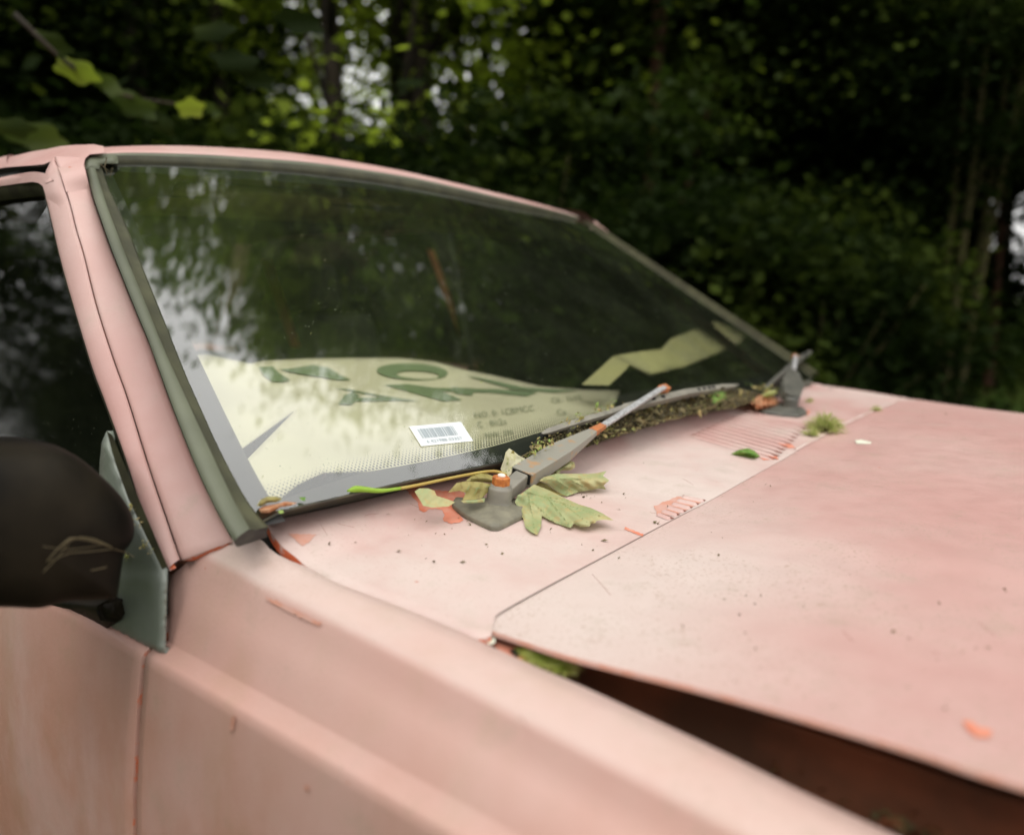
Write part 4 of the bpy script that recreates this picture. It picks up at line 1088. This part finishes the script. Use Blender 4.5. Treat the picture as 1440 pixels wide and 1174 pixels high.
PG = lambda a, b, h: UG(a, b, h+.002)
smallleaf('olive curled leaf in the bottom near corner of the windscreen', [(361, 711), (366, 703), (376, 698), (390, 698), (397, 702), (388, 706), (376, 707), (368, 712)], 'sycamore_brown', PG, lambda p, d: .004+.006*sm(d/4))
smallleaf('rusty brown torn leaf in the bottom near corner of the windscreen', [(364, 716), (372, 711), (390, 708), (402, 705), (418, 707), (408, 711), (394, 713), (378, 721), (367, 721)], 'litter_orange' if 'litter_orange' in MT else 'leaf_orange', PG, lambda p, d: .003+.004*sm(d/4))
smallleaf('tiny green scrap stuck on the glass beside the corner leaves', [(421, 699), (430, 699), (429, 704), (423, 703)], 'leaf_green', PG, lambda p, d: .002)
smallleaf('tiny yellow green scrap beneath the corner leaves', [(391, 718), (398, 717), (399, 721), (393, 722)], 'litter_c', PG, lambda p, d: .006)
# crumbs of dry leaf
def crumbs(name, centres, size, m, seed=0, upn=None):
    r = np.random.default_rng(seed); V, F = [], []
    for c in centres:
        s = size*r.lognormal(0, .45); a = r.uniform(0, 6.28); n_ = r.normal(0, .6, 3)+np.array([0, 0, 1]); n_ /= np.linalg.norm(n_)
        u1 = np.cross(n_, [math.cos(a), math.sin(a), .1]); u1 /= np.linalg.norm(u1); v1 = np.cross(n_, u1)
        k = len(V); asp = r.uniform(.25, .8)
        V += [c-u1*s, c+v1*s*asp*.7+n_*s*.3, c+u1*s*r.uniform(.6, 1), c-v1*s*asp+n_*s*.2, c+n_*s*.35]
        F += [(k, k+3, k+4), (k+3, k+2, k+4), (k+2, k+1, k+4), (k+1, k, k+4)]
    return mk(name, V, F, m, None, False)
def poly_samples(poly, n, seed):
    r = np.random.default_rng(seed); P = np.array(poly); lo, hi = P.min(0), P.max(0); out = []
    while len(out) < n:
        p = r.uniform(lo, hi)
        if inside(p, poly): out.append(p)
    return out
tr_poly = [(740, 646), (752, 622), (800, 600), (870, 574), (935, 551), (1040, 547), (1068, 552), (1062, 563), (1038, 572), (1000, 579), (948, 589), (886, 608), (813, 631), (760, 645)]
def trp(p, r): return PN(p[0], p[1], .003+.006*r)
rr = np.random.default_rng(8)
sel = poly_samples(tr_poly, 5200, 3)
V0 = [trp(p, rr.uniform(0, 1)**2*1.4) for p in sel]
cols = [('soil', 0), ('litter_b', 1), ('litter_a', 2), ('moss', 3)]
idx = rr.choice(4, len(V0), p=[.46, .38, .09, .07])
for m, k in cols:
    o = crumbs('leaf_litter', [v for v, i in zip(V0, idx) if i == k], .0024 if k < 2 else .0021, m, k)
    tag(o, {0: 'dark soil crumbs packed along the foot of the windscreen', 1: 'brown leaf litter along the foot of the windscreen', 2: 'yellowish seed husks among the litter below the windscreen', 3: 'mossy green flecks in the litter below the windscreen'}[k], 'debris', kind='stuff')
# bed under the litter
bed = patch('debris_bed', tr_poly, 'soil', None, lambda a, b, h: PN(a, b, h+.001), hfun=lambda p, d: .003*sm(d/8)+.001*math.sin(p[0]*.5)*math.sin(p[1]*.9), step=6)
tag(bed, 'dark bank of rotted leaf mould in the windscreen trough', 'debris', kind='stuff')
tg_ = []
for _ in range(34):
    p = poly_samples(tr_poly, 1, 500+_)[0]; a = rr.normal(-.25, .35); L_ = rr.uniform(8, 34)
    tg_.append((cr([PN(p[0]+t*L_*math.cos(a), p[1]+t*L_*math.sin(a)+rr.normal(0, 1), .009+.004*rr.uniform()) for t in (-.5, 0, .5)], 7), rr.uniform(.0005, .0011)))
V, F = tubes(tg_, 5); tag(mk('fine_twigs', V, F, 'litter_b', None), 'fine brown twigs lying in the litter below the windscreen', 'debris', kind='stuff')
tag(crumbs('leaf_scraps', [PN(*p, .010) for p in poly_samples(tr_poly, 70, 77)], .0062, 'litter_b', 78), 'larger brown leaf scraps in the litter below the windscreen', 'debris', kind='stuff')
tag(crumbs('leaf_scraps', [PN(*p, .011) for p in poly_samples(tr_poly, 26, 79)], .0055, 'litter_a', 80), 'larger yellow leaf scraps in the litter below the windscreen', 'debris', kind='stuff')
# sprigs standing above the near blade
sp = []
for p0, n_ in (((858, 572), 26), ((842, 578), 20), ((820, 588), 22), ((800, 597), 18), ((1075, 545), 40), ((760, 628), 24), ((752, 640), 14), ((770, 622), 14)):
    for _ in range(n_):
        q = (p0[0]+rr.normal(0, 7), p0[1]+rr.normal(0, 3)); sp.append(UG(q[0], q[1], .008+abs(rr.normal(0, .009))))
tag(crumbs('seed_husks', sp, .0028, 'litter_a', 21), 'yellow seed husks heaped behind the near wiper blade', 'debris', kind='stuff')
tag(crumbs('moss_flecks', [p+rr.normal(0, .003, 3) for p in sp[::3]], .0030, 'litter_c', 22), 'green flecks caught behind the near wiper blade', 'debris', kind='stuff')
# crumbs under the near wiper, on cowl and bonnet
cs = [UT(x, y, .001) for x, y in [(592, 729), (583, 730), (600, 733), (546, 723), (514, 739), (613, 750), (618, 752), (625, 751), (660, 737), (657, 733), (684, 765), (686, 769), (681, 762), (464, 764), (818, 695), (821, 699), (825, 697), (831, 700), (836, 698), (846, 706), (905, 651), (938, 712), (921, 734), (926, 736), (1023, 579), (1070, 643), (690, 738), (700, 672), (706, 676), (648, 709), (651, 712), (644, 715), (668, 661), (672, 658), (690, 655), (430, 725), (500, 762), (560, 775), (610, 790), (850, 760), (880, 700), (1060, 600), (560, 742)]]
cs += [UT(rr.uniform(560, 900), rr.uniform(690, 800), .0008) for _ in range(26)]
tag(crumbs('leaf_crumbs', cs, .0019, 'litter_b', 5), 'scattered dry crumbs on the cowl around the near wiper', 'debris', kind='stuff')
ch = [UF(x, y, Hd, .001) for x, y in [(1077, 681), (1083, 683), (1097, 674), (1399, 649), (1397, 678), (1198, 898), (721, 877), (1434, 736), (1355, 600), (1330, 582), (1190, 880), (960, 880), (880, 850), (1010, 780)]]
ch += [UF(rr.uniform(900, 1430), rr.uniform(600, 1000), Hd, .0008) for _ in range(70)]
tag(crumbs('leaf_crumbs', ch, .0013, 'litter_b', 6), 'tiny dry crumbs scattered over the bonnet', 'debris', kind='stuff')
cg = [UG(rr.uniform(300, 1000), 0, 0) if False else UG(*p, .0008) for p in [(445, 330), (246, 365), (611, 646), (476, 693), (538, 676), (539, 655), (302, 578), (370, 669), (280, 246), (183, 262), (208, 367), (213, 372), (620, 640), (350, 558), (820, 420), (870, 420), (640, 400), (740, 280)]]
cg += [UG(rr.uniform(250, 720), rr.uniform(300, 620), .0006) for _ in range(150)]
tag(crumbs('glass_specks', cg, .0007, 'moss', 7), 'pale specks of grit stuck on the windscreen', 'debris', kind='stuff')
# spiky moss tuft at the bonnet shut line, and smaller ones
def tuft(px, py, r_, n, label, m='moss', F=T, group=None):
    c = UF(px, py, F, 0.); V, Fa = [], []
    for _ in range(n):
        a = rr.uniform(0, 6.28); el = math.asin(rr.uniform(.05, 1)); L = r_*rr.uniform(.6, 1.1)
        d = np.array([math.cos(a)*math.cos(el), math.sin(a)*math.cos(el), math.sin(el)]); s = np.cross(d, rr.normal(0, 1, 3)); s /= np.linalg.norm(s); s *= r_*.03
        k = len(V); b0 = c+np.array([0, 0, .001])+d*r_*.1; dr = np.array([0, 0, -r_*.25*rr.uniform()])
        V += [b0-s, b0+s, b0+d*L*.6+s*.8, b0+d*L*.6-s*.8, b0+d*L+dr]; Fa += [(k, k+1, k+2, k+3), (k+3, k+2, k+4)]
    o = mk('moss_tuft', V, Fa, m, None, False); return tag(o, label, 'moss', group)
tuft(1160, 606, .036, 420, 'pale green spiky moss tuft growing at the bonnet shut line')
tuft(1140, 613, .018, 160, 'flat moss fringe just left of the spiky tuft')
tuft(1232, 578, .014, 110, 'faint green moss speck near the far end of the bonnet shut line')
tuft(1138, 566, .012, 90, 'tiny moss speck on the cowl beyond the far wiper')
for q, (a_px, b_px) in enumerate([(748, 926), (762, 930), (778, 936), (793, 943)]):
    tuft(a_px, b_px, .015, 420, ['first and smallest', 'second', 'third', 'last and largest'][q]+' moss cushion from the narrow end inside the open bonnet shut line', 'moss_bright', lambda x, y: T(x, y)-.012)
# orange primer showing in the shut line corner
patch('primer_patch', [(690, 888), (706, 893), (745, 906), (752, 922), (742, 934), (712, 921), (694, 908)], 'primer', car, lambda a, b, h: UT(a, b, -.010), step=5)
patch('primer_patch', [(681, 886), (690, 888), (697, 893), (696, 904), (688, 906), (681, 900)], 'card_pale', car, lambda a, b, h: UT(a, b, -.0045), step=4)
patch('dark_diagonal', [(716, 915), (738, 905), (745, 908), (726, 924)], 'black', car, lambda a, b, h: UT(a, b, -.0092), step=5)  # narrow black diagonal mark laid across the primer
gp_ = [(800, 944), (880, 960), (1000, 990), (1200, 1045), (1440, 1120), (1440, 1174), (1270, 1174), (1100, 1098), (1000, 1050), (880, 994)]
for sz_, m_, n_, sd_, dz_ in ((.0045, 'litter_b', 130, 90, .05), (.010, 'leaf_rust', 26, 91, .07), (.006, 'leaf_rust', 40, 92, .04)):
    q_ = [U(p[0], p[1], Z, .905-dz_-.02*rr.uniform()) for p in poly_samples(gp_, n_, sd_)]
    q_ = [np.array([a_[0], min(a_[1], -.648), a_[2]]) for a_ in q_]
    tag(crumbs('leaf_scraps', q_, sz_, m_, sd_), 'dead leaf scraps caught inside the open bonnet gap', 'debris', kind='stuff')
# rusty joint under the pillar foot
patch('panel_joint', [(237, 800), (250, 791), (262, 784.5), (290, 772), (327, 761.5), (327, 763.2), (291, 774.3), (266, 787.5), (251, 801), (240, 809)], 'joint', car, lambda a, b, h=0.: wing_at(a, b, .0012), step=4)
# cobweb across the mirror
wb = []
def wpt(px, py): return U(px, py, Y, -.845) if px > 160 else U(px, py, X, -.034)
for pts, r_ in (([(158, 770), (135, 762), (108, 757), (96, 758), (88, 768)], .00075), ([(158, 772), (120, 776), (96, 778), (70, 790)], .0004), ([(100, 758), (84, 780), (60, 805)], .0004), ([(160, 772), (178, 777), (188, 783)], .0005), ([(150, 765), (100, 772), (60, 768)], .0003), ([(108, 757), (90, 764), (74, 780), (66, 790)], .0006), ([(155, 768), (132, 758), (112, 755)], .0005), ([(150, 797), (138, 800), (128, 802)], .0004)):
    wb.append((cr([wpt(*p) for p in pts], 12), r_))
V, F = tubes(wb, 4); tag(mk('cobweb', V, F, 'web', None), 'dusty cobweb strands hanging across the black door mirror', 'cobweb')
tag(crumbs('moss_flecks', [psail(x+rr.normal(0, 2.5), y+rr.normal(0, 2.5), .006) for x, y in [(183, 713), (186, 716), (204, 764), (200, 772), (208, 768), (182, 786), (179, 783), (212, 775), (195, 740), (190, 730)] for _ in range(4)], .0018, 'litter_a', 31), 'yellow green flecks on the mirror plate', 'debris', kind='stuff')
wc = [([UG(150, 222, .012), UG(147, 236, .010), UG(151, 246, .006)], .0006), ([UG(141, 231, .012), UG(155, 243, .012), UG(158, 236, .01)], .0005), ([UG(158, 240, .006), UG(154, 250, .003)], .0004)]
V, F = tubes([(np.array(a), b) for a, b in wc], 4); tag(mk('cobweb', V, F, 'web', None), 'cobweb scraps in the top near corner of the windscreen', 'cobweb')

# ================================================================== ground and trees
ground_m = mat('ground', (.035, .04, .015), .95, ((.05, .07, .018), 1.2, .4, .6), (8, .8, .03)); MT['ground'] = ground_m
def gz(x, y): return .05*np.sin(x*.5)*np.cos(y*.4)*np.clip(np.hypot(x, y)/6-.5, 0, 3)
n = 60; gx = np.sinh(np.linspace(-3.6, 3.6, n)); gx = gx/gx[-1]*150
V = [(x, y, float(gz(x, y))) for x in gx for y in gx]; F = [(i*n+j, (i+1)*n+j, (i+1)*n+j+1, i*n+j+1) for i in range(n-1) for j in range(n-1)]
tag(mk('ground', V, F, 'ground'), kind='structure')
def dirv(px): a = YAW-math.atan((px-CW/2)/FPX); return np.array([math.cos(a), math.sin(a)])
def spot(px, d): q = CP[:2]+dirv(px)*d/math.cos(math.atan((px-CW/2)/FPX)); return q
def fast_quads(name, C_, U_, V_, m):
    nq = len(C_); co = np.empty((nq*4, 3), np.float32)
    co[0::4] = C_-U_; co[1::4] = C_+V_; co[2::4] = C_+U_; co[3::4] = C_-V_
    me = bpy.data.meshes.new(name); me.vertices.add(nq*4); me.vertices.foreach_set('co', co.ravel())
    me.loops.add(nq*4); me.loops.foreach_set('vertex_index', np.arange(nq*4, dtype=np.int32))
    me.polygons.add(nq); me.polygons.foreach_set('loop_start', np.arange(0, nq*4, 4, dtype=np.int32))
    me.update(calc_edges=True); me.materials.append(MT[m]); return me
def crown_mesh(name, n, R_, z0, z1, m, clus, seed, size=.055, sig=.28, low=1.):
    r = np.random.default_rng(seed)
    cz = r.uniform(0, 1, clus)**low; ca = r.uniform(0, 2*math.pi, clus)
    prof = np.sqrt(np.clip(np.sin(np.pi*(cz*.82+.16)), 0, 1)); cr_ = prof*R_*np.sqrt(r.uniform(.08, 1, clus))
    cc_ = np.stack([cr_*np.cos(ca), cr_*np.sin(ca), z0+(z1-z0)*cz], 1)
    k = r.integers(0, clus, n); wgt = r.uniform(.5, 1.5, clus)
    P = cc_[k]+r.normal(0, 1, (n, 3))*np.array([sig, sig, sig*.5])*wgt[k][:, None]
    nn = r.normal(0, .55, (n, 3))+np.array([0, 0, 1]); nn /= np.linalg.norm(nn, axis=1, keepdims=True)
    a = r.normal(0, 1, (n, 3)); u1 = np.cross(nn, a); u1 /= np.linalg.norm(u1, axis=1, keepdims=True); v1 = np.cross(nn, u1)
    s = size*r.lognormal(0, .25, n)[:, None]
    return fast_quads(name, P, u1*s, v1*s*.72, m), cc_
def trunk_paths(h, r0, cc_, seed, lean=(0, 0), nb=14, bend=.12):
    r = np.random.default_rng(seed); t = np.linspace(0, 1, 9)
    x = lean[0]*t+bend*np.sin(t*4+seed)*t; y = lean[1]*t+bend*np.cos(t*5+seed)*t
    main = np.stack([x, y, t*h*.9], 1); paths = [(main, r0*(1-.8*t)*(1+.5*np.exp(-t*14)))]
    ks = r.choice(len(cc_), min(nb, len(cc_)), replace=False)
    for k in ks:
        e = cc_[k]; tt = np.clip(e[2]/(h*.9)-.18, .12, .85); b0 = np.array([np.interp(tt, t, main[:, i]) for i in range(3)])
        m1 = b0*.5+e*.5+np.array([0, 0, .12])+r.normal(0, .1, 3); rb = r0*(1-.8*tt)*.45
        paths.append((np.array([b0, m1, e]), np.array([rb, rb*.6, rb*.2])))
    return paths
CM = {}
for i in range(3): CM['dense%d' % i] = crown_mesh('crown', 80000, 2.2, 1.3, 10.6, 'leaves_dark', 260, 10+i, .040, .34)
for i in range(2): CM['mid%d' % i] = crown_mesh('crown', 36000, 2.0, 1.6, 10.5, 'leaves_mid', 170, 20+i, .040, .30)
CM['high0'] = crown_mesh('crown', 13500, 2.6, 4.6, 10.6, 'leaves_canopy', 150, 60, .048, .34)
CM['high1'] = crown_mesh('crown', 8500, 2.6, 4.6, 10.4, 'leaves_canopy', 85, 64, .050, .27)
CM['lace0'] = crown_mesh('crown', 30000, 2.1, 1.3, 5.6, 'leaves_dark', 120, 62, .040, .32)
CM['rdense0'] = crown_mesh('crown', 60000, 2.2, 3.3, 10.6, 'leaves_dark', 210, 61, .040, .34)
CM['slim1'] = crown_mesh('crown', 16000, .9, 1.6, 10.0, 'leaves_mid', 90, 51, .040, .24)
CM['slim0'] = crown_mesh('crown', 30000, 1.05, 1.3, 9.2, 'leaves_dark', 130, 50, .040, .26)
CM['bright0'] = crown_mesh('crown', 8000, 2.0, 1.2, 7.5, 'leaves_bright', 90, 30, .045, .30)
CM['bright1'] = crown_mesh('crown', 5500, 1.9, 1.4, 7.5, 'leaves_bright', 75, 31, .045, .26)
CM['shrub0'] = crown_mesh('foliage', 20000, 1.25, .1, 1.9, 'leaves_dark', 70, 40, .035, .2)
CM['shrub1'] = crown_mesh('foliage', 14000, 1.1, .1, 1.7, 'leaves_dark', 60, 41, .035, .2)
TM = {}
def tree(pos, kind, sc, rz, label, group, r0=.11, bark='bark', lean=(0, 0), stems=1, zs=1., upper=None):
    me, cc_ = CM[kind]; root = thing('tree', label, 'tree', (pos[0], pos[1], 0), group)
    cr_o = bpy.data.objects.new('crown', me); _link(cr_o, root); cr_o.rotation_euler = (0, 0, rz); cr_o.scale = (sc, sc, sc*zs)
    if upper:
        u_c = bpy.data.objects.new('crown', CM[upper][0]); _link(u_c, root); u_c.rotation_euler = (0, 0, rz+1.9); u_c.scale = (sc, sc, sc*zs*.97)
        cc_ = np.vstack([cc_[:60], CM[upper][1]])
    key = (kind, round(r0, 3), bark, lean, stems, upper)
    if key not in TM:
        paths = []
        for q in range(stems):
            ph_ = 2.4*q; off = np.array([.13*math.cos(ph_), .13*math.sin(ph_), 0])*(stems > 1)
            for p, r_ in trunk_paths(cc_[:, 2].max(), r0, cc_, hash(kind) % 50*0+len(TM)*7+q, (lean[0]+.5*math.cos(ph_)*(stems > 1), lean[1]+.5*math.sin(ph_)*(stems > 1)), 12 if q == 0 else 3):
                paths.append((p+off, r_))
        V, F = tubes(paths, 7); me2 = bpy.data.meshes.new('trunk'); me2.from_pydata([tuple(v) for v in V], [], F); me2.materials.append(MT[bark])
        me2.polygons.foreach_set('use_smooth', [True]*len(me2.polygons)); TM[key] = me2
    t = bpy.data.objects.new('trunk', TM[key]); _link(t, root); t.rotation_euler = (0, 0, rz if lean == (0, 0) else 0); t.scale = (sc, sc, sc*zs)
    return root
_link = link
def link2(o, parent):
    S.collection.objects.link(o); o.parent = parent
_link = link2
G1 = 'trees of the front row beyond the car'; G2 = 'trees deeper in the wood'; G3 = 'trees behind the viewpoint'
front = [(-480, 6.4, 'dense0', 1.0, 'leafy tree out past the left edge behind the roof'), (-230, 6.8, 'dense1', 1.0, 'dark dense tree behind the roof at far left'), (-20, 8.2, 'dense2', 1.0, 'dark dense tree behind the near end of the roof'),
         (215, 6.6, 'slim0', 1.0, 'slim dark tree above the left half of the windscreen, left of the bright gap'), (930, 7.4, 'lace0', 1.0, 'slim dark tree behind the far end of the roof, right of the bright gap'),
         (1130, 7.6, 'lace0', .95, 'dark tree directly beyond the far wiper'), (1040, 7.9, 'lace0', 1.0, 'slim dark tree behind the far windscreen pillar'), (1350, 7.4, 'rdense0', 1.0, 'dark tree above the far edge of the bonnet'),
         (1580, 7.0, 'rdense0', 1.05, 'dark tree overhanging the right edge'), (1900, 6.6, 'dense2', 1.0, 'dark tree out past the right edge')]
for i, (px, d, k, sc, lb) in enumerate(front):
    p = spot(px, d) if abs(px-720) < 900 else spot(px, d*.8)
    tree(p, k, sc, i*1.3, lb, G1, zs=(.94 if px > 1100 else 1.04) if k == 'lace0' else .74 if px > 1100 else 1., upper='high1' if k == 'lace0' else None)
tree(spot(905, 6.0), 'slim1', .95, .4, 'tree with a slim reddish trunk right of the far end of the roof', G1, .075, 'bark_red', (.25, -.2))
tree(spot(1330, 5.6), 'rdense0', .60, 2.2, 'multi stemmed tree with pale olive trunks at the far edge of the bonnet', G1, .05, 'bark_olive', (.25, .1), 4)
tree(spot(1395, 6.2), 'high0', .66, 2.9, 'slim brown stemmed tree at the right edge of the wood', G1, .06, 'bark_red', (-.2, .1))
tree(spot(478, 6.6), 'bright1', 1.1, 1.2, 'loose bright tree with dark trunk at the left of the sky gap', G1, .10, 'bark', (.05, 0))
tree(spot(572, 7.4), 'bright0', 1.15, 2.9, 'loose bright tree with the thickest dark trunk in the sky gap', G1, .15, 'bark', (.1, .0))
tree(spot(330, 6.9), 'high0', 1.0, .3, 'tall tree whose high crown closes over the left part of the bright gap', G1, .09, 'bark', (.1, .1))
tree(spot(600, 7.0), 'high0', 1.0, 2.0, 'tall tree whose high crown closes over the middle of the bright gap', G1, .12, 'bark', (0, .1))
tree(spot(840, 7.4), 'high0', 1.0, 4.0, 'tall tree whose high crown closes over the right part of the bright gap', G1, .09, 'bark', (-.1, .1))
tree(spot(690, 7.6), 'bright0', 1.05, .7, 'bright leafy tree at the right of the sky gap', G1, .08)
for i, px in enumerate([-420, -200, 60, 1070, 1330, 1480, 1640, 1800, 200, 290, 880, 960, 1060, 1150, 1215]):
    tree(spot(px, 10.6+(i % 3)*.7), ('dense%d' % (i % 3) if i < 4 else 'rdense0') if i < 8 else 'slim0', 1.1 if i < 8 else 1.3, i*2.1, 'dense dark tree in the second rank of the wood', G2, zs=.78 if px > 950 else 1.)
for i, px in enumerate([-300, -80, 90, 1040, 1400, 1560, 1720, 1900, 260, 330, 830, 930, 1060, 1150, 1225]):
    tree(spot(px, 15+(i % 4)*.9), ('dense%d' % ((i+1) % 3) if i < 4 else 'rdense0') if i < 8 else 'slim0', 1.35 if i < 8 else 1.7, i*1.7, 'tall dark tree deep in the wood', G2, zs=.7 if px > 950 else 1.)
for i, (px, d) in enumerate([(470, 14), (640, 12.5), (760, 12)]):
    tree(spot(px, d), 'bright%d' % (i % 2), 1.25, i*1.1, 'pale green tree, backlight in its leaf colour, beyond the bright gap', G2, zs=.8)
def shrub(pos, kind, sc, rz, label, group):
    o = thing('shrub', label, 'shrub', (pos[0], pos[1], 0), group); me, cc_ = CM[kind]
    f = bpy.data.objects.new('foliage', me); link2(f, o); f.rotation_euler = (0, 0, rz); f.scale = (sc, sc, sc)
    key = ('s', kind)
    if key not in TM:
        V, F = tubes([(np.array([[0, 0, 0], c*.5+np.array([0, 0, .1]), c]), np.array([.02, .012, .004])) for c in cc_[:14]], 5)
        me2 = bpy.data.meshes.new('stems'); me2.from_pydata([tuple(v) for v in V], [], F); me2.materials.append(MT['bark_olive']); TM[key] = me2
    s_ = bpy.data.objects.new('stems', TM[key]); link2(s_, o); s_.scale = (sc, sc, sc)
for i, px in enumerate([-350, -150, 30, 200, 340, 470, 600, 740, 860, 960, 1060, 1110, 1140]):
    shrub(spot(px, 4.6+(i % 3)*.5), 'shrub%d' % (0 if i % 3 else 1), (1.0+.15*(i % 2))*(.82 if px > 760 else 1), i*1.9, ('leafy undergrowth shrub hidden behind the car at the foot of the wood' if px < 740 else 'leafy undergrowth shrub behind the far windscreen pillar at the foot of the wood' if px < 1100 else 'leafy undergrowth shrub beyond the far wiper at the foot of the wood'), 'undergrowth shrubs at the foot of the wood')
for i, px in enumerate([420, 520, 620, 720, 800, 1000, 1100, 1180, 1230]):
    shrub(spot(px, 7.5+(i % 2)), 'shrub0', 1.25 if px < 760 else 1.0, i*1.4, 'taller undergrowth shrub between the front trees', 'undergrowth shrubs at the foot of the wood')
for i, x in enumerate([-24, -20.5, -17, -13.5, -10, -6.5, -3, 1.5, 6]):
    tree((x, -8.0-(i % 2)), 'dense%d' % (i % 3), .72, i*.9, 'dark tree on the near side, mirrored in the door window', G3)
for i, x in enumerate([-26, -22, -18, -14, -10, -6, -2, 3]):
    tree((x, -11.5-(i % 2)), 'dense%d' % ((i+1) % 3), .95, i*1.9, 'darker tree further back on the near side, mirrored in the door window', G3)
# low leafy twig of the left hand tree reaching towards the roof
tw = thing('leafy_branch', 'blurred leafy branch with one bright round leaf hanging above the roof at left', 'branch', tuple(U(270, 150, np.append(dirv(270), 0), np.append(dirv(270), 0)@CP+2.6)))
nrm_ = np.append(dirv(200), 0); cB = nrm_@CP+2.6
pB = lambda px, py, h=0.: U(px, py, nrm_, cB-h)
V, F = tubes([(cr([pB(*q) for q in [(20, 20), (90, 85), (160, 130), (270, 150)]], 16), np.linspace(.008, .002, 16)), (cr([pB(*q) for q in [(90, 85), (120, 100), (150, 120)]], 6), .002)], 5)
mk('twig', V, F, 'bark', tw)
for j, (px, py, L, a) in enumerate([(108, 100, 34, 22), (150, 118, 26, 34), (268, 152, 20, 4), (298, 154, 14, 50), (190, 148, 34, 24), (225, 172, 26, 40), (50, 192, 44, 14), (20, 180, 30, 8), (75, 62, 30, 30), (330, 86, 34, 12), (360, 110, 30, 24), (420, 30, 36, 18), (300, 45, 30, -10)]):
    ca, sa = math.cos(R(a)), math.sin(R(a)); ol = []
    for t in np.linspace(0, 6.28, 25)[:-1]:
        lob = 1+.16*math.cos(5*t+j); wd = .46 if j != 2 else .7
        ol.append((px+L*lob*(ca*math.cos(t)-sa*wd*math.sin(t)), py+L*lob*(sa*math.cos(t)+ca*wd*math.sin(t))))
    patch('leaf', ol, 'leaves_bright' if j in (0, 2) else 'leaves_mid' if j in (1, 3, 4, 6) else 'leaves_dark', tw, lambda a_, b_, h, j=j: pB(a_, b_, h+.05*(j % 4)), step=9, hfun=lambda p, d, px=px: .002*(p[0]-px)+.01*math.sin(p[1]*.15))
# field grass seen through the opening on the right
r = np.random.default_rng(5); nG = 9000
ang = YAW-np.arctan((r.uniform(1290, 1700, nG)-CW/2)/FPX); dd_ = r.uniform(5, 30, nG)**1.0
P_ = np.stack([CP[0]+np.cos(ang)*dd_, CP[1]+np.sin(ang)*dd_, np.full(nG, .12)], 1); P_[:, 2] = r.uniform(.05, .22, nG)*(1+dd_/20)
uu = np.stack([r.normal(0, .02, nG), r.normal(0, .02, nG), .12*(1+dd_/20)], 1); vv = np.stack([np.cos(ang+1.57), np.sin(ang+1.57), 0*ang], 1)*.03
tag(link(bpy.data.objects.new('grass', fast_quads('grass', P_, uu, vv, 'grass'))), kind='stuff')
